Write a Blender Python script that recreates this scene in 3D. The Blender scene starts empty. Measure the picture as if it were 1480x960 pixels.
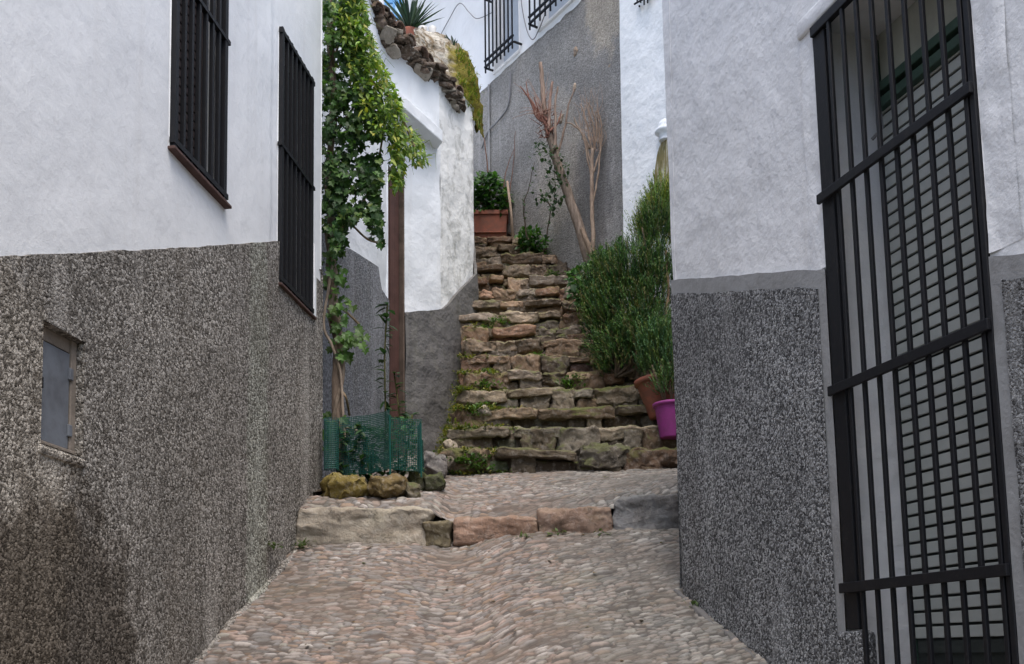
import bpy, math, random
import numpy as np
from mathutils import Vector, Matrix, noise

random.seed(7)
R = math.radians
scene = bpy.context.scene
col = scene.collection

# ------------------------------------------------------------ camera
F = 1500.0
PITCH, ROLL = R(4.3), 0.010
CY = 950 - F*math.tan(PITCH)
ROT = Matrix.Rotation(R(90)+PITCH, 3, 'X') @ Matrix.Rotation(-ROLL, 3, 'Z')
cam_d = bpy.data.cameras.new('camera'); cam = bpy.data.objects.new('camera', cam_d)
col.objects.link(cam); scene.camera = cam
cam.rotation_euler = ROT.to_euler()
cam_d.sensor_width = 36; cam_d.lens = 36*F/1480
cam_d.shift_y = (CY-480)/1480
cam_d.clip_start = 0.05; cam_d.clip_end = 2000

def at(px, py, Y):
    d = ROT @ Vector(((px-740)/F, (CY-py)/F, -1))
    return d*(Y/d.y)
def P3(px, py, Y):
    v = at(px, py, Y); return (v.x, v.y, v.z)

def on(Xf, px, py, a=2.0, b=9.0):
    for _ in range(50):
        m_ = (a+b)/2; f = at(px, py, m_).x-Xf(m_); g = at(px, py, b).x-Xf(b)
        if (f < 0) == (g < 0): b = m_
        else: a = m_
    return m_, at(px, py, m_).z
# ------------------------------------------------------------ world / light
w = bpy.data.worlds.new('World'); scene.world = w; w.use_nodes = True
nt = w.node_tree; nt.nodes.clear()
sky = nt.nodes.new('ShaderNodeTexSky'); sky.sky_type = 'NISHITA'; sky.sun_disc = False
SUN_EL, SUN_AZ = R(66), R(165)      # azimuth clockwise from +Y
sky.sun_elevation = SUN_EL; sky.sun_rotation = SUN_AZ
sky.dust_density = 3.5; sky.ozone_density = 1.2
bgn = nt.nodes.new('ShaderNodeBackground'); bgn.inputs[1].default_value = 0.145
wo = nt.nodes.new('ShaderNodeOutputWorld')
nt.links.new(sky.outputs[0], bgn.inputs[0]); nt.links.new(bgn.outputs[0], wo.inputs[0])
sd = bpy.data.lights.new('sun', 'SUN'); sd.energy = 1.3; sd.angle = R(45); sd.color = (1, .965, .92)
so = bpy.data.objects.new('sun', sd); col.objects.link(so)
sv = Vector((math.sin(SUN_AZ)*math.cos(SUN_EL), math.cos(SUN_AZ)*math.cos(SUN_EL), math.sin(SUN_EL)))
so.rotation_euler = sv.to_track_quat('Z', 'Y').to_euler(); so.location = (0, 0, 30)
vs = scene.view_settings
vs.view_transform = 'Standard'; vs.look = 'None'; vs.gamma = 1; vs.exposure = 1.04
vs.use_curve_mapping = False

# ------------------------------------------------------------ mesh helpers
class MB:
    def __init__(s): s.v = []; s.f = []; s.c = []
    def add(s, vs, fs, c=None):
        n = len(s.v); s.v.extend([tuple(v) for v in vs])
        s.f.extend([tuple(i+n for i in f) for f in fs])
        s.c.extend([c if c is not None else (1, 1, 1)]*len(vs))
        return s
    def box(s, a, b, c=None):
        x0, y0, z0 = a; x1, y1, z1 = b
        return s.add([(x0,y0,z0),(x1,y0,z0),(x1,y1,z0),(x0,y1,z0),(x0,y0,z1),(x1,y0,z1),(x1,y1,z1),(x0,y1,z1)],
              [(0,3,2,1),(4,5,6,7),(0,1,5,4),(1,2,6,5),(2,3,7,6),(3,0,4,7)], c)
    def obox(s, o, ax, ay, az, c=None):      # oriented box from corner + 3 edge vectors
        o, ax, ay, az = map(Vector, (o, ax, ay, az))
        v = [o, o+ax, o+ax+ay, o+ay, o+az, o+ax+az, o+ax+ay+az, o+ay+az]
        return s.add(v, [(0,3,2,1),(4,5,6,7),(0,1,5,4),(1,2,6,5),(2,3,7,6),(3,0,4,7)], c)
    def tube(s, pts, radii, n=8, c=None, cap=True):
        pts = [Vector(p) for p in pts]
        if not hasattr(radii, '__len__'): radii = [radii]*len(pts)
        vs, fs = [], []
        t0 = (pts[1]-pts[0]).normalized()
        a = t0.orthogonal().normalized()
        for i, p in enumerate(pts):
            t = (pts[min(i+1, len(pts)-1)]-pts[max(i-1, 0)]).normalized()
            a = (a-t*a.dot(t)).normalized(); b = t.cross(a)
            for k in range(n):
                q = 2*math.pi*k/n
                vs.append(p+(a*math.cos(q)+b*math.sin(q))*radii[i])
        for i in range(len(pts)-1):
            for k in range(n):
                k2 = (k+1) % n
                fs.append((i*n+k, i*n+k2, (i+1)*n+k2, (i+1)*n+k))
        if cap:
            fs.append(tuple(range(n-1, -1, -1))); fs.append(tuple(range((len(pts)-1)*n, len(pts)*n)))
        return s.add(vs, fs, c)
    def lathe(s, c0, prof, n=28, c=None, sx=1, sy=1):
        vs, fs = [], []
        for r, z in prof:
            for k in range(n):
                q = 2*math.pi*k/n; vs.append((c0[0]+r*sx*math.cos(q), c0[1]+r*sy*math.sin(q), c0[2]+z))
        for i in range(len(prof)-1):
            for k in range(n):
                k2 = (k+1) % n
                fs.append((i*n+k, i*n+k2, (i+1)*n+k2, (i+1)*n+k))
        return s.add(vs, fs, c)
    def build(s, name, mat, parent=None, smooth=False, bevel=0):
        me = bpy.data.meshes.new(name)
        o = bpy.data.objects.new(name, me); col.objects.link(o)
        V = np.array(s.v, dtype=float)
        if parent is not None:
            V = V - np.array(parent_world(parent)); o.parent = parent
        me.from_pydata([tuple(x) for x in V], [], s.f); me.update()
        ca = me.color_attributes.new('Col', 'FLOAT_COLOR', 'POINT')
        C = np.ones((len(s.c), 4)); C[:, :3] = np.array(s.c).reshape(-1, 3)
        ca.data.foreach_set('color', C.ravel())
        me.materials.append(mat)
        if smooth: me.polygons.foreach_set('use_smooth', [True]*len(me.polygons))
        if bevel:
            m = o.modifiers.new('bevel', 'BEVEL'); m.width = bevel; m.segments = 2; m.limit_method = 'ANGLE'
        return o

def parent_world(p):
    x = Vector((0, 0, 0))
    while p is not None: x += p.location; p = p.parent
    return tuple(x)

def tag(o, label=None, cat=None, group=None, kind=None):
    if label: o['label'] = label
    if cat: o['category'] = cat
    if group: o['group'] = group
    if kind: o['kind'] = kind
    return o
def thing(name, label, cat, loc, group=None):
    o = bpy.data.objects.new(name, None); col.objects.link(o); o.location = loc
    o.empty_display_size = .1
    return tag(o, label, cat, group)

# ------------------------------------------------------------ materials
class NM:
    def __init__(s, name):
        s.m = bpy.data.materials.new(name); s.m.use_nodes = True
        s.t = s.m.node_tree; s.t.nodes.clear()
        s.out = s.n('ShaderNodeOutputMaterial'); s.p = s.n('ShaderNodeBsdfPrincipled')
        s.l(s.p.outputs[0], s.out.inputs[0])
        s.co = s.n('ShaderNodeTexCoord').outputs['Object']
    def n(s, k, **kw):
        x = s.t.nodes.new(k)
        for a, b in kw.items(): setattr(x, a, b)
        return x
    def l(s, a, b): s.t.links.new(a, b)
    def mapping(s, scale=(1,1,1), rot=(0,0,0), src=None):
        m = s.n('ShaderNodeMapping'); m.inputs['Scale'].default_value = scale; m.inputs['Rotation'].default_value = rot
        s.l(src or s.co, m.inputs[0]); return m.outputs[0]
    def noise(s, scale, detail=4, rough=.55, src=None, dist=0):
        x = s.n('ShaderNodeTexNoise'); x.inputs['Scale'].default_value = scale
        x.inputs['Detail'].default_value = detail; x.inputs['Roughness'].default_value = rough
        x.inputs['Distortion'].default_value = dist
        s.l(src or s.co, x.inputs['Vector']); return x.outputs[0]
    def voro(s, scale, src=None, feature='F1', out='Distance', rnd=1):
        x = s.n('ShaderNodeTexVoronoi', feature=feature); x.inputs['Scale'].default_value = scale
        x.inputs['Randomness'].default_value = rnd
        s.l(src or s.co, x.inputs['Vector']); return x.outputs[out]
    def ramp(s, fac, stops):
        x = s.n('ShaderNodeValToRGB'); e = x.color_ramp.elements
        while len(e) < len(stops): e.new(.5)
        for i, (p, c) in enumerate(stops):
            e[i].position = p
            e[i].color = (c, c, c, 1) if not hasattr(c, '__len__') else (*c[:3], 1)
        s.l(fac, x.inputs[0]); return x.outputs[0]
    def mix(s, fac, a, b, mode='MIX'):
        x = s.n('ShaderNodeMix', data_type='RGBA', blend_type=mode)
        for ki, v in ((0, fac), (6, a), (7, b)):
            sock = x.inputs[ki]
            if hasattr(v, 'is_linked'): s.l(v, sock)
            elif hasattr(v, '__len__'): sock.default_value = (*v[:3], 1)
            else: sock.default_value = v if ki == 0 else (v, v, v, 1)
        return x.outputs[2]
    def math(s, op, a, b=0.0, c=None):
        x = s.n('ShaderNodeMath', operation=op)
        for i, v in enumerate((a, b, c)):
            if v is None: continue
            if hasattr(v, 'is_linked'): s.l(v, x.inputs[i])
            else: x.inputs[i].default_value = v
        return x.outputs[0]
    def sep(s, src=None):
        x = s.n('ShaderNodeSeparateXYZ'); s.l(src or s.co, x.inputs[0]); return x.outputs
    def bump(s, h, strength=1, dist=.01, prev=None):
        x = s.n('ShaderNodeBump'); x.inputs['Strength'].default_value = strength; x.inputs['Distance'].default_value = dist
        s.l(h, x.inputs['Height'])
        if prev is not None: s.l(prev, x.inputs['Normal'])
        return x.outputs[0]
    def attr(s, name='Col'):
        return s.n('ShaderNodeAttribute', attribute_name=name).outputs['Color']
    def fin(s, colr, rough=.85, nrm=None, spec=.3, metal=0):
        for v, k in ((colr, 'Base Color'), (rough, 'Roughness'), (spec, 'Specular IOR Level'), (metal, 'Metallic')):
            if hasattr(v, 'is_linked'): s.l(v, s.p.inputs[k])
            elif hasattr(v, '__len__'): s.p.inputs[k].default_value = (*v[:3], 1)
            else: s.p.inputs[k].default_value = v
        if nrm is not None: s.l(nrm, s.p.inputs['Normal'])
        return s.m

def plaster(name, base=(.74, .76, .79), dirt=.0, lump=1.0, streak=.0):
    m = NM(name)
    big = m.noise(1.6, 5, .6)
    c = m.mix(m.ramp(big, [(.35, 0), (.7, 1)]), base, tuple(x*.90 for x in base))
    c = m.mix(m.ramp(m.noise(9, 5, .7), [(.58, 0), (.80, .16)]), c, tuple(x*.84 for x in base))
    if streak:
        st = m.noise(3.2, 5, .65, m.mapping((3.2, 3.2, .35)))
        c = m.mix(m.ramp(st, [(.52, 0), (.72, streak)]), c, (.36, .35, .28))
    if dirt:
        d = m.noise(5.5, 7, .72, dist=.6)
        c = m.mix(m.ramp(d, [(.52, 0), (.60, dirt)]), c, (.10, .10, .075))
    rs = m.noise(2.6, 5, .6, m.mapping((4.5, 4.5, .16)))
    c = m.mix(m.ramp(rs, [(.56, 0), (.74, .16)]), c, (.50, .47, .43))
    h1 = m.noise(6, 4, .5); h2 = m.noise(38, 5, .65); h3 = m.noise(170, 3, .6)
    n = m.bump(h1, .5*lump, .035); n = m.bump(h2, .5*lump, .006, n); n = m.bump(h3, .45, .0022, n)
    return m.fin(c, .72, n, .35)

def roughcast(name, lo, mid, hi, scale=95, stain=None, warm=0.0, zc=None):
    """cement thrown gravel: light and dark grains"""
    m = NM(name)
    warp = m.n('ShaderNodeVectorMath', operation='ADD')
    nz = m.n('ShaderNodeTexNoise'); nz.inputs['Scale'].default_value = 60; m.l(m.co, nz.inputs['Vector'])
    sc = m.n('ShaderNodeVectorMath', operation='SCALE'); sc.inputs['Scale'].default_value = .02; m.l(nz.outputs['Color'], sc.inputs[0])
    m.l(m.co, warp.inputs[0]); m.l(sc.outputs[0], warp.inputs[1]); src = warp.outputs[0]
    d = m.voro(scale, src); cc = m.voro(scale, src, out='Color')
    rnd = m.n('ShaderNodeSeparateColor'); m.l(cc, rnd.inputs[0])
    f = m.noise(scale*1.1, 3, .6)
    g = m.math('ADD', m.math('MULTIPLY', rnd.outputs[0], .6), m.math('MULTIPLY', f, .62))
    c = m.ramp(g, [(.28, lo), (.55, mid), (.88, hi)])
    big = m.noise(1.3, 5, .62); c = m.mix(m.ramp(big, [(.38, 0), (.68, .45)]), c, tuple(x*.55 for x in mid))
    st = m.noise(2.2, 4, .6, m.mapping((2.6, 2.6, .22)))
    c = m.mix(m.ramp(st, [(.54, 0), (.70, .42)]), c, tuple(min(1, x*1.05+.015) for x in hi))
    st2 = m.noise(1.7, 5, .6, m.mapping((1.8, 1.8, .4)))
    c = m.mix(m.ramp(st2, [(.52, 0), (.68, .22)]), c, (mid[0]*.75, mid[1]*.64, mid[2]*.52))
    if stain is not None:
        for (cx, cy, cz, rx, ry, rz, a, sc_) in stain:
            mp = m.n('ShaderNodeMapping'); mp.vector_type = 'TEXTURE'
            mp.inputs['Location'].default_value = (cx, cy, cz); mp.inputs['Scale'].default_value = (rx, ry, rz)
            m.l(m.co, mp.inputs[0])
            ln = m.n('ShaderNodeVectorMath', operation='LENGTH'); m.l(mp.outputs[0], ln.inputs[0])
            q = m.math('ADD', ln.outputs['Value'], m.math('MULTIPLY', m.math('SUBTRACT', m.noise(7, 5, .65), .5), .9))
            c = m.mix(m.ramp(q, [(.80, a), (1.05, 0)]), c, m.mix(1, c, sc_, 'MULTIPLY'))
    h = m.math('ADD', m.math('MULTIPLY', m.math('SUBTRACT', 1.0, d), .8), m.math('MULTIPLY', f, 1.1))
    n = m.bump(m.noise(4, 3), .6, .03); n = m.bump(h, 1.0, .011, n)
    return m.fin(c, .92, n, .15)

def metal_black(name='black_iron', c=(.006, .0065, .009)):
    m = NM(name)
    k = m.mix(m.ramp(m.noise(30, 5, .7), [(.55, 0), (.75, .5)]), c, (.030, .026, .023))
    return m.fin(k, .55, m.bump(m.noise(90, 4), .35, .002), .25)

def stonemat(name='weathered_stone', moss=.5):
    m = NM(name)
    tint = m.attr('Col')
    a = m.noise(7, 7, .68, dist=.5); b = m.noise(28, 5, .65)
    c = m.mix(m.ramp(a, [(.3, 0), (.72, 1)]), tint, m.mix(1, tint, (.52, .47, .44), 'MULTIPLY'))
    c = m.mix(m.ramp(b, [(.5, 0), (.72, .65)]), c, m.mix(.5, tint, (.50, .46, .42)))
    c = m.mix(m.ramp(m.noise(17, 5, .7), [(.56, 0), (.68, .7)]), c, (.07, .058, .045))
    geo = m.n('ShaderNodeNewGeometry'); nz = m.sep(geo.outputs['Normal'])[2]
    mo = m.math('MULTIPLY', m.ramp(m.math('ADD', m.math('MULTIPLY', nz, .22), m.noise(4.5, 5, .65)), [(.56, 0), (.68, 1)]), moss)
    c = m.mix(mo, c, m.mix(m.noise(40, 3), (.035, .05, .012), (.12, .135, .03)))
    n = m.bump(a, .8, .03); n = m.bump(m.noise(55, 6, .7), .9, .008, n)
    n = m.bump(m.voro(26, feature='DISTANCE_TO_EDGE'), .25, .01, n)
    return m.fin(c, .9, n, .2)

def leafmat(name, rough=.5, trans=.35, spec=.4):
    m = NM(name)
    c = m.attr('Col')
    c = m.mix(m.ramp(m.noise(35, 3), [(.4, 0), (.7, .35)]), c, m.mix(1, c, (.6, .62, .5), 'MULTIPLY'))
    m.fin(c, rough, None, spec)
    tr = m.n('ShaderNodeBsdfTranslucent'); m.l(m.mix(1, c, (1.0, 1.15, .5), 'MULTIPLY'), tr.inputs[0])
    mx = m.n('ShaderNodeMixShader'); mx.inputs[0].default_value = trans
    m.l(m.p.outputs[0], mx.inputs[1]); m.l(tr.outputs[0], mx.inputs[2]); m.l(mx.outputs[0], m.out.inputs[0])
    return m.m

def barkmat(name, a, b, sc=(14, 14, 3)):
    m = NM(name)
    n = m.noise(3, 6, .7, m.mapping(sc)); c = m.mix(m.ramp(n, [(.35, 0), (.65, 1)]), a, b)
    c = m.mix(1, c, m.attr('Col'), 'MULTIPLY')
    return m.fin(c, .9, m.bump(n, .8, .01), .2)

def simple(name, c, rough=.7, var=.25, bscale=60, bdist=.002, spec=.3, metal=0, c2=None, vs_=8):
    m = NM(name)
    k = m.mix(m.ramp(m.noise(vs_, 6, .65), [(.4, 0), (.7, 1)]), c, c2 or tuple(x*(1-var) for x in c))
    return m.fin(k, rough, m.bump(m.noise(bscale, 4, .6), .6, bdist), spec, metal)

M = {}
M['white'] = plaster('white_limewash', (.78, .79, .79), 0, .5)
M['white_r'] = plaster('white_limewash_lumpy', (.70, .71, .73), 0, 1.25)
M['white_old'] = plaster('old_stained_limewash', (.80, .81, .80), .35, 1.7, .30)
M['white_far'] = plaster('far_limewash', (.72, .735, .76), 0, .7)
M['white_b'] = plaster('bright_limewash', (.78, .81, .84), 0, 1.0)
M['white_d'] = plaster('bright_streaked_limewash', (.84, .86, .87), 0, 1.4)
M['rc_left'] = roughcast('brown_grey_roughcast', (.050, .044, .037), (.165, .150, .130), (.50, .47, .425), 92,
                         stain=[(.4, .12, .45, 3, .62, .85, .95, (.42, .39, .36)), (.6, 1.93, 1.2, 3, .16, 3.2, .8, (1.22, 1.32, 1.26)), (.4, -.25, 1.1, 3, .5, .9, .6, (1.35, 1.3, 1.2))])
M['rc_right'] = roughcast('salt_pepper_roughcast', (.028, .029, .031), (.125, .127, .132), (.46, .47, .48), 112)
M['rc_back'] = roughcast('grey_roughcast', (.185, .178, .17), (.275, .267, .257), (.39, .38, .365), 70, stain=[(.9, -.9, 2.6, .5, .5, .8, .8, (1.5, 1.38, 1.2)), (.2, -.2, 1.2, .4, .5, .9, .7, (1.35, 1.3, 1.22)), (.6, -.7, .6, .4, .4, .8, .7, (.6, .6, .62))])
M['rc_mid'] = roughcast('blue_grey_roughcast', (.09, .095, .10), (.19, .20, .215), (.34, .35, .375), 70)
M['cement'] = simple('smooth_grey_cement', (.27, .275, .28), .85, .3, 45, .006, c2=(.20, .20, .20))
M['cement_old'] = plaster('old_dark_cement', (.125, .12, .117), .30, 2.6, .12)
M['iron'] = metal_black()
M['stone'] = stonemat('weathered_stone', .55)
M['stone_clean'] = stonemat('kerb_stone', .12)
M['moss_stone'] = stonemat('mossy_stone', .8)
M['leaf'] = leafmat('leaf_green')
M['needle'] = leafmat('needle_green', .6, .2, .25)
M['bark'] = barkmat('brown_bark', (.19, .14, .10), (.08, .058, .042))
M['bark_pale'] = barkmat('pale_bark', (.34, .285, .24), (.15, .12, .10))
M['dark_slat'] = simple('dark_grey_green', (.035, .042, .04), .6, .3)
M['sill'] = simple('terracotta_sill', (.095, .055, .047), .8, .4)
M['terracotta'] = simple('terracotta', (.26, .09, .058), .8, .3, 50, .002, c2=(.15, .075, .055), vs_=14)
M['magenta'] = simple('magenta_plastic', (.32, .05, .25), .55, .12, 30, .001, .3, c2=(.22, .05, .17), vs_=14)
M['greenmesh'] = simple('green_plastic', (.008, .075, .06), .45, .3)
M['hatch'] = simple('grey_painted_steel', (.155, .17, .19), .6, .25, 25, .003, .3, c2=(.095, .10, .11), vs_=9)
M['wood_frame'] = simple('weathered_wood', (.26, .22, .18), .9, .45, 80, .004)
M['bark_frame'] = simple('stained_wood', (.13, .095, .075), .9, .5, 80, .004)
M['reveal_grey'] = simple('pale_shutter', (.42, .47, .54), .6, .15)
M['shutter_dark'] = simple('dark_brown_wood', (.055, .038, .035), .6, .3)
M['glass_dark'] = simple('dark_window', (.02, .022, .026), .2, .2, spec=.6)
M['blind'] = simple('grey_green_blind', (.42, .44, .42), .55, .12, 20, .001, c2=(.36, .385, .37))
M['green_frame'] = simple('dark_green_paint', (.045, .085, .065), .5, .3)
M['cream'] = simple('cream_board', (.38, .39, .34), .7, .2)
M['door_brown'] = simple('reddish_brown_door', (.085, .042, .034), .6, .35, 40, .003)
M['blue'] = simple('sky_blue_paint', (.10, .30, .58), .5, .2)
M['glass_blue'] = simple('pale_blue_glass', (.42, .62, .78), .2, .1, spec=.6)
M['tile_old'] = stonemat('broken_roof_tile', .25)
M['cable'] = simple('grey_cable', (.20, .20, .21), .6, .2)
M['soil'] = simple('dark_soil', (.06, .045, .032), .95, .4, 30, .02)
M['ivory'] = simple('white_ceramic', (.62, .61, .58), .5, .15)

def mossy_plaster():
    m = NM('moss_covered_plaster')
    a = m.noise(6, 7, .75, dist=.8); b = m.noise(22, 5, .7)
    c = m.mix(m.ramp(a, [(.4, 0), (.58, 1)]), (.60, .57, .50), (.22, .17, .11))
    x = m.sep()[0]
    mo = m.ramp(m.math('ADD', m.math('MULTIPLY', m.math('SUBTRACT', x, .62), 2.2), m.noise(4, 5, .6)), [(.50, 0), (.70, 1)])
    c = m.mix(mo, c, m.mix(b, (.10, .105, .018), (.34, .27, .07)))
    c = m.mix(m.ramp(b, [(.55, 0), (.68, .8)]), c, (.05, .045, .03))
    return m.fin(c, .95, m.bump(b, 1, .02, m.bump(a, .9, .06)), .1)
M['mossy'] = mossy_plaster()

def cobblemat():
    m = NM('cobblestones')
    c = m.attr('Col')
    c = m.mix(m.ramp(m.noise(2.2, 5, .6), [(.40, 0), (.68, .5)]), c, m.mix(1, c, (.74, .62, .55), 'MULTIPLY'))
    c = m.mix(m.ramp(m.noise(60, 5, .7), [(.40, 0), (.72, .55)]), c, m.mix(1, c, (.62, .60, .58), 'MULTIPLY'))
    c = m.mix(m.ramp(m.noise(1.5, 6, .7, m.mapping((1, 1, 1), (0, 0, 1))), [(.56, 0), (.72, .22)]), c, (.10, .105, .055))
    return m.fin(c, .72, m.bump(m.noise(140, 5, .65), .7, .003), .35)
M['cobble'] = cobblemat()

def hillmat():
    m = NM('dry_hillside')
    c = m.mix(m.ramp(m.noise(.3, 8, .7), [(.4, 0), (.6, 1)]), (.12, .10, .06), (.06, .075, .03))
    return m.fin(c, .95, m.bump(m.noise(3, 6), .6, .1), .1)

# ------------------------------------------------------------ walls
def line_param(path):
    pts = [Vector((x, y)) for x, y in path]
    us = [0]
    for a, b in zip(pts, pts[1:]): us.append(us[-1]+(b-a).length)
    def pos(u):
        u = min(max(u, 0), us[-1])
        for i in range(len(us)-1):
            if u <= us[i+1]+1e-9:
                t = (u-us[i])/(us[i+1]-us[i]); return pts[i].lerp(pts[i+1], t), (pts[i+1]-pts[i]).normalized()
    return us, pos
def wall_patch(mb, path, side, zb, zt, z0, z1, holes=(), off=0.0, du=.05, dz=.05, amp=.006, nscale=3.0,
               lean=0.0, zref=1.0, lip=True, u0=None, u1=None, batter=None, wav=0.0):
    """grid on a wall line. side=+1: outward normal is right of travel. zb/zt functions of u."""
    us, pos = line_param(path)
    ua, ub = (u0 if u0 is not None else 0), (u1 if u1 is not None else us[-1])
    U = set(np.round(np.linspace(ua, ub, max(2, int((ub-ua)/du)+1)), 5)) | {round(u, 5) for u in us if ua <= u <= ub}
    Z = set(np.round(np.linspace(z0, z1, max(2, int((z1-z0)/dz)+1)), 5))
    for h in holes:
        for q in (h[0], h[1]):
            if ua < q < ub: U.add(round(q, 5))
        for q in (h[2], h[3]):
            if z0 < q < z1: Z.add(round(q, 5))
    U = sorted(U); Z = sorted(Z)
    def clean(A, keep):
        out = [A[0]]
        for a in A[1:]:
            if a-out[-1] < .004:
                if a in keep: out[-1] = a
                continue
            out.append(a)
        return out
    hk = {round(q, 5) for h in holes for q in h}
    U = clean(U, hk); Z = clean(Z, hk)
    vs, fs = [], []
    nz = len(Z)
    for u in U:
        p, d = pos(u); n = Vector((d.y, -d.x))*side
        b, t = zb(u), zt(u)
        if wav:
            t += wav*noise.noise(Vector((u*4.1, 3, off)))+wav*.6*noise.noise(Vector((u*17, 9, 1)))
        for z in Z:
            zz = min(max(z, b), t)
            k = off - amp*(.5+.5*noise.noise(Vector((u*nscale, zz*nscale, off*10))))*2*.5
            if batter: k += batter(u, zz)
            q = p+n*k+d*(lean*(zz-zref))
            vs.append((q.x, q.y, zz))
    def inh(u, z):
        return any(h[0] < u < h[1] and h[2] < z < h[3] for h in holes)
    for i in range(len(U)-1):
        for j in range(nz-1):
            if inh((U[i]+U[i+1])/2, (Z[j]+Z[j+1])/2): continue
            a, b, c, d_ = i*nz+j, (i+1)*nz+j, (i+1)*nz+j+1, i*nz+j+1
            if abs(vs[a][2]-vs[d_][2]) < 1e-6 and abs(vs[b][2]-vs[c][2]) < 1e-6: continue
            f = [a]
            for q in (b, c, d_):
                if all((Vector(vs[q])-Vector(vs[w_])).length > 1e-6 for w_ in f): f.append(q)
            if len(f) >= 3: fs.append(tuple(f) if side > 0 else tuple(reversed(f)))
    if lip:   # small returned edge along the top of the coat
        n0 = len(vs); step = []
        for i, u in enumerate(U):
            p, d = pos(u); n = Vector((d.y, -d.x))*side; v = vs[i*nz+nz-1]
            step.append((v[0]-n.x*.03, v[1]-n.y*.03, v[2]+.002))
        vs += step
        for i in range(len(U)-1):
            if inh((U[i]+U[i+1])/2, vs[i*nz+nz-1][2]-.01): continue
            fs.append((i*nz+nz-1, (i+1)*nz+nz-1, n0+i+1, n0+i))
    mb.add(vs, fs)
    return us, pos

def reveal(mb, pos, side, u0, u1, z0, z1, depth, off=0.0, lean=0.0, zref=1.0):
    """four jambs of an opening"""
    def q(u, z, k):
        p, d = pos(u); n = Vector((d.y, -d.x))*side
        r = p+n*(off-k)+d*(lean*(z-zref)); return (r.x, r.y, z)
    for a, b in (((u0, z0), (u0, z1)), ((u0, z1), (u1, z1)), ((u1, z1), (u1, z0)), ((u1, z0), (u0, z0))):
        mb.add([q(*a, 0), q(*b, 0), q(*b, depth), q(*a, depth)], [(0, 1, 2, 3)])
def wbox(mb, pos, side, u0, u1, z0, z1, k0, k1, lean=0.0, zref=1.0, c=None):
    """box in wall space, k outward offset"""
    def q(u, z, k):
        p, d = pos(u); n = Vector((d.y, -d.x))*side
        r = p+n*k+d*(lean*(z-zref)); return (r.x, r.y, z)
    v = [q(u0,z0,k0), q(u1,z0,k0), q(u1,z0,k1), q(u0,z0,k1), q(u0,z1,k0), q(u1,z1,k0), q(u1,z1,k1), q(u0,z1,k1)]
    mb.add(v, [(0,3,2,1),(4,5,6,7),(0,1,5,4),(1,2,6,5),(2,3,7,6),(3,0,4,7)], c)
def shell(mb, pts, z0, z1, roof=True):
    """plain outer walls of the hidden sides + roof. pts: closed footprint; the first edge chain is open"""
    n = len(pts)
    vs = [(x, y, z0) for x, y in pts]+[(x, y, z1) for x, y in pts]
    fs = [(i, i+1, n+i+1, n+i) for i in range(n-1)]
    mb.add(vs, fs)
def cap(mb, pts, z):
    mb.add([(x, y, z) for x, y in pts], [tuple(range(len(pts)))])

# =================================================================== LEFT HOUSE
def ux(path_us, pos, Y):    # u at which the line reaches world Y
    lo, hi = 0, path_us[-1]
    s_ = pos(hi)[0].y > pos(lo)[0].y
    for _ in range(50):
        m_ = (lo+hi)/2
        if (pos(m_)[0].y < Y) == s_: lo = m_
        else: hi = m_
    return (lo+hi)/2
LX = lambda Y: -2.071+.133*Y
LP = [(LX(-1.5), -1.5), (LX(3.0), 3.0), (LX(5.63), 5.63), (LX(5.66)-.012, 5.66), (LX(6.54)-.012, 6.54)]
lus, lpos = line_param(LP)
uL = lambda Y: ux(lus, lpos, Y)
lane = lambda X, Y: -.03+.48*(Y-4.64)+.04*(X+1.2) if Y >= 1.5 else lane(X, 1.5)+.33*(Y-1.5)
BL = [on(LX, 2, 371), on(LX, 200, 362), on(LX, 405, 349)]; BLY = [b[0] for b in BL]; BLZ = [b[1] for b in BL]
def band_l(u):
    Y = lpos(u)[0].y
    return np.interp(Y, [-1.5]+BLY+[6.6], [-.5]+BLZ+[BLZ[-1]+.04])
house_l = thing('white_house', 'white house filling the left side with brown grey roughcast base and two barred windows', 'house', (-2.0, 3.5, -.6))
W1 = (uL(on(LX, 246, 150)[0]), uL(on(LX, 324, 200)[0]), (on(LX, 246, 205)[1]+on(LX, 324, 302)[1])/2, 3.95); W2 = (uL(on(LX, 405, 250)[0]), uL(on(LX, 452, 300)[0]), (on(LX, 410, 412)[1]+on(LX, 456, 464)[1])/2, (on(LX, 403, 28)[1]+on(LX, 448, 110)[1])/2)
HB = (uL(on(LX, 56, 560)[0]), uL(on(LX, 117, 560)[0]), on(LX, 60, 642)[1], on(LX, 58, 462)[1])
mb = MB()
wall_patch(mb, LP, 1, lambda u: band_l(u)-.03, lambda u: 4.75, -.6, 4.75, [W1, W2], 0, .05, .05, .010, 2.5)
reveal(mb, lpos, 1, *W1, .16); reveal(mb, lpos, 1, *W2, .16)
LB = [LP[-1], (-5.5, 7.0), (-5.5, -1.5), LP[0]]
shell(mb, LB, -3, 4.75); cap(mb, [LP[0], LP[-1], (-5.5, 7.0), (-5.5, -1.5)], 4.74)
mb.build('wall', M['white'], house_l, True)
mb = MB()
wall_patch(mb, LP, 1, lambda u: lane(0, lpos(u)[0].y)-.35, band_l, -2.5, 2.6, [W2, HB], .014, .03, .03, .008, 5, wav=.009)
# corner return of the base
pe = lpos(lus[-1])[0]
wall_patch(mb, [(pe.x+.012, pe.y), (pe.x-.9, pe.y+.12)], 1, lambda u: .6, lambda u: 2.5, .6, 2.5, [], .004, .05, .05, .01, 5)
reveal(mb, lpos, 1, *HB, .09, .012)
mb.build('plinth', M['rc_left'], house_l, True)

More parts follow.
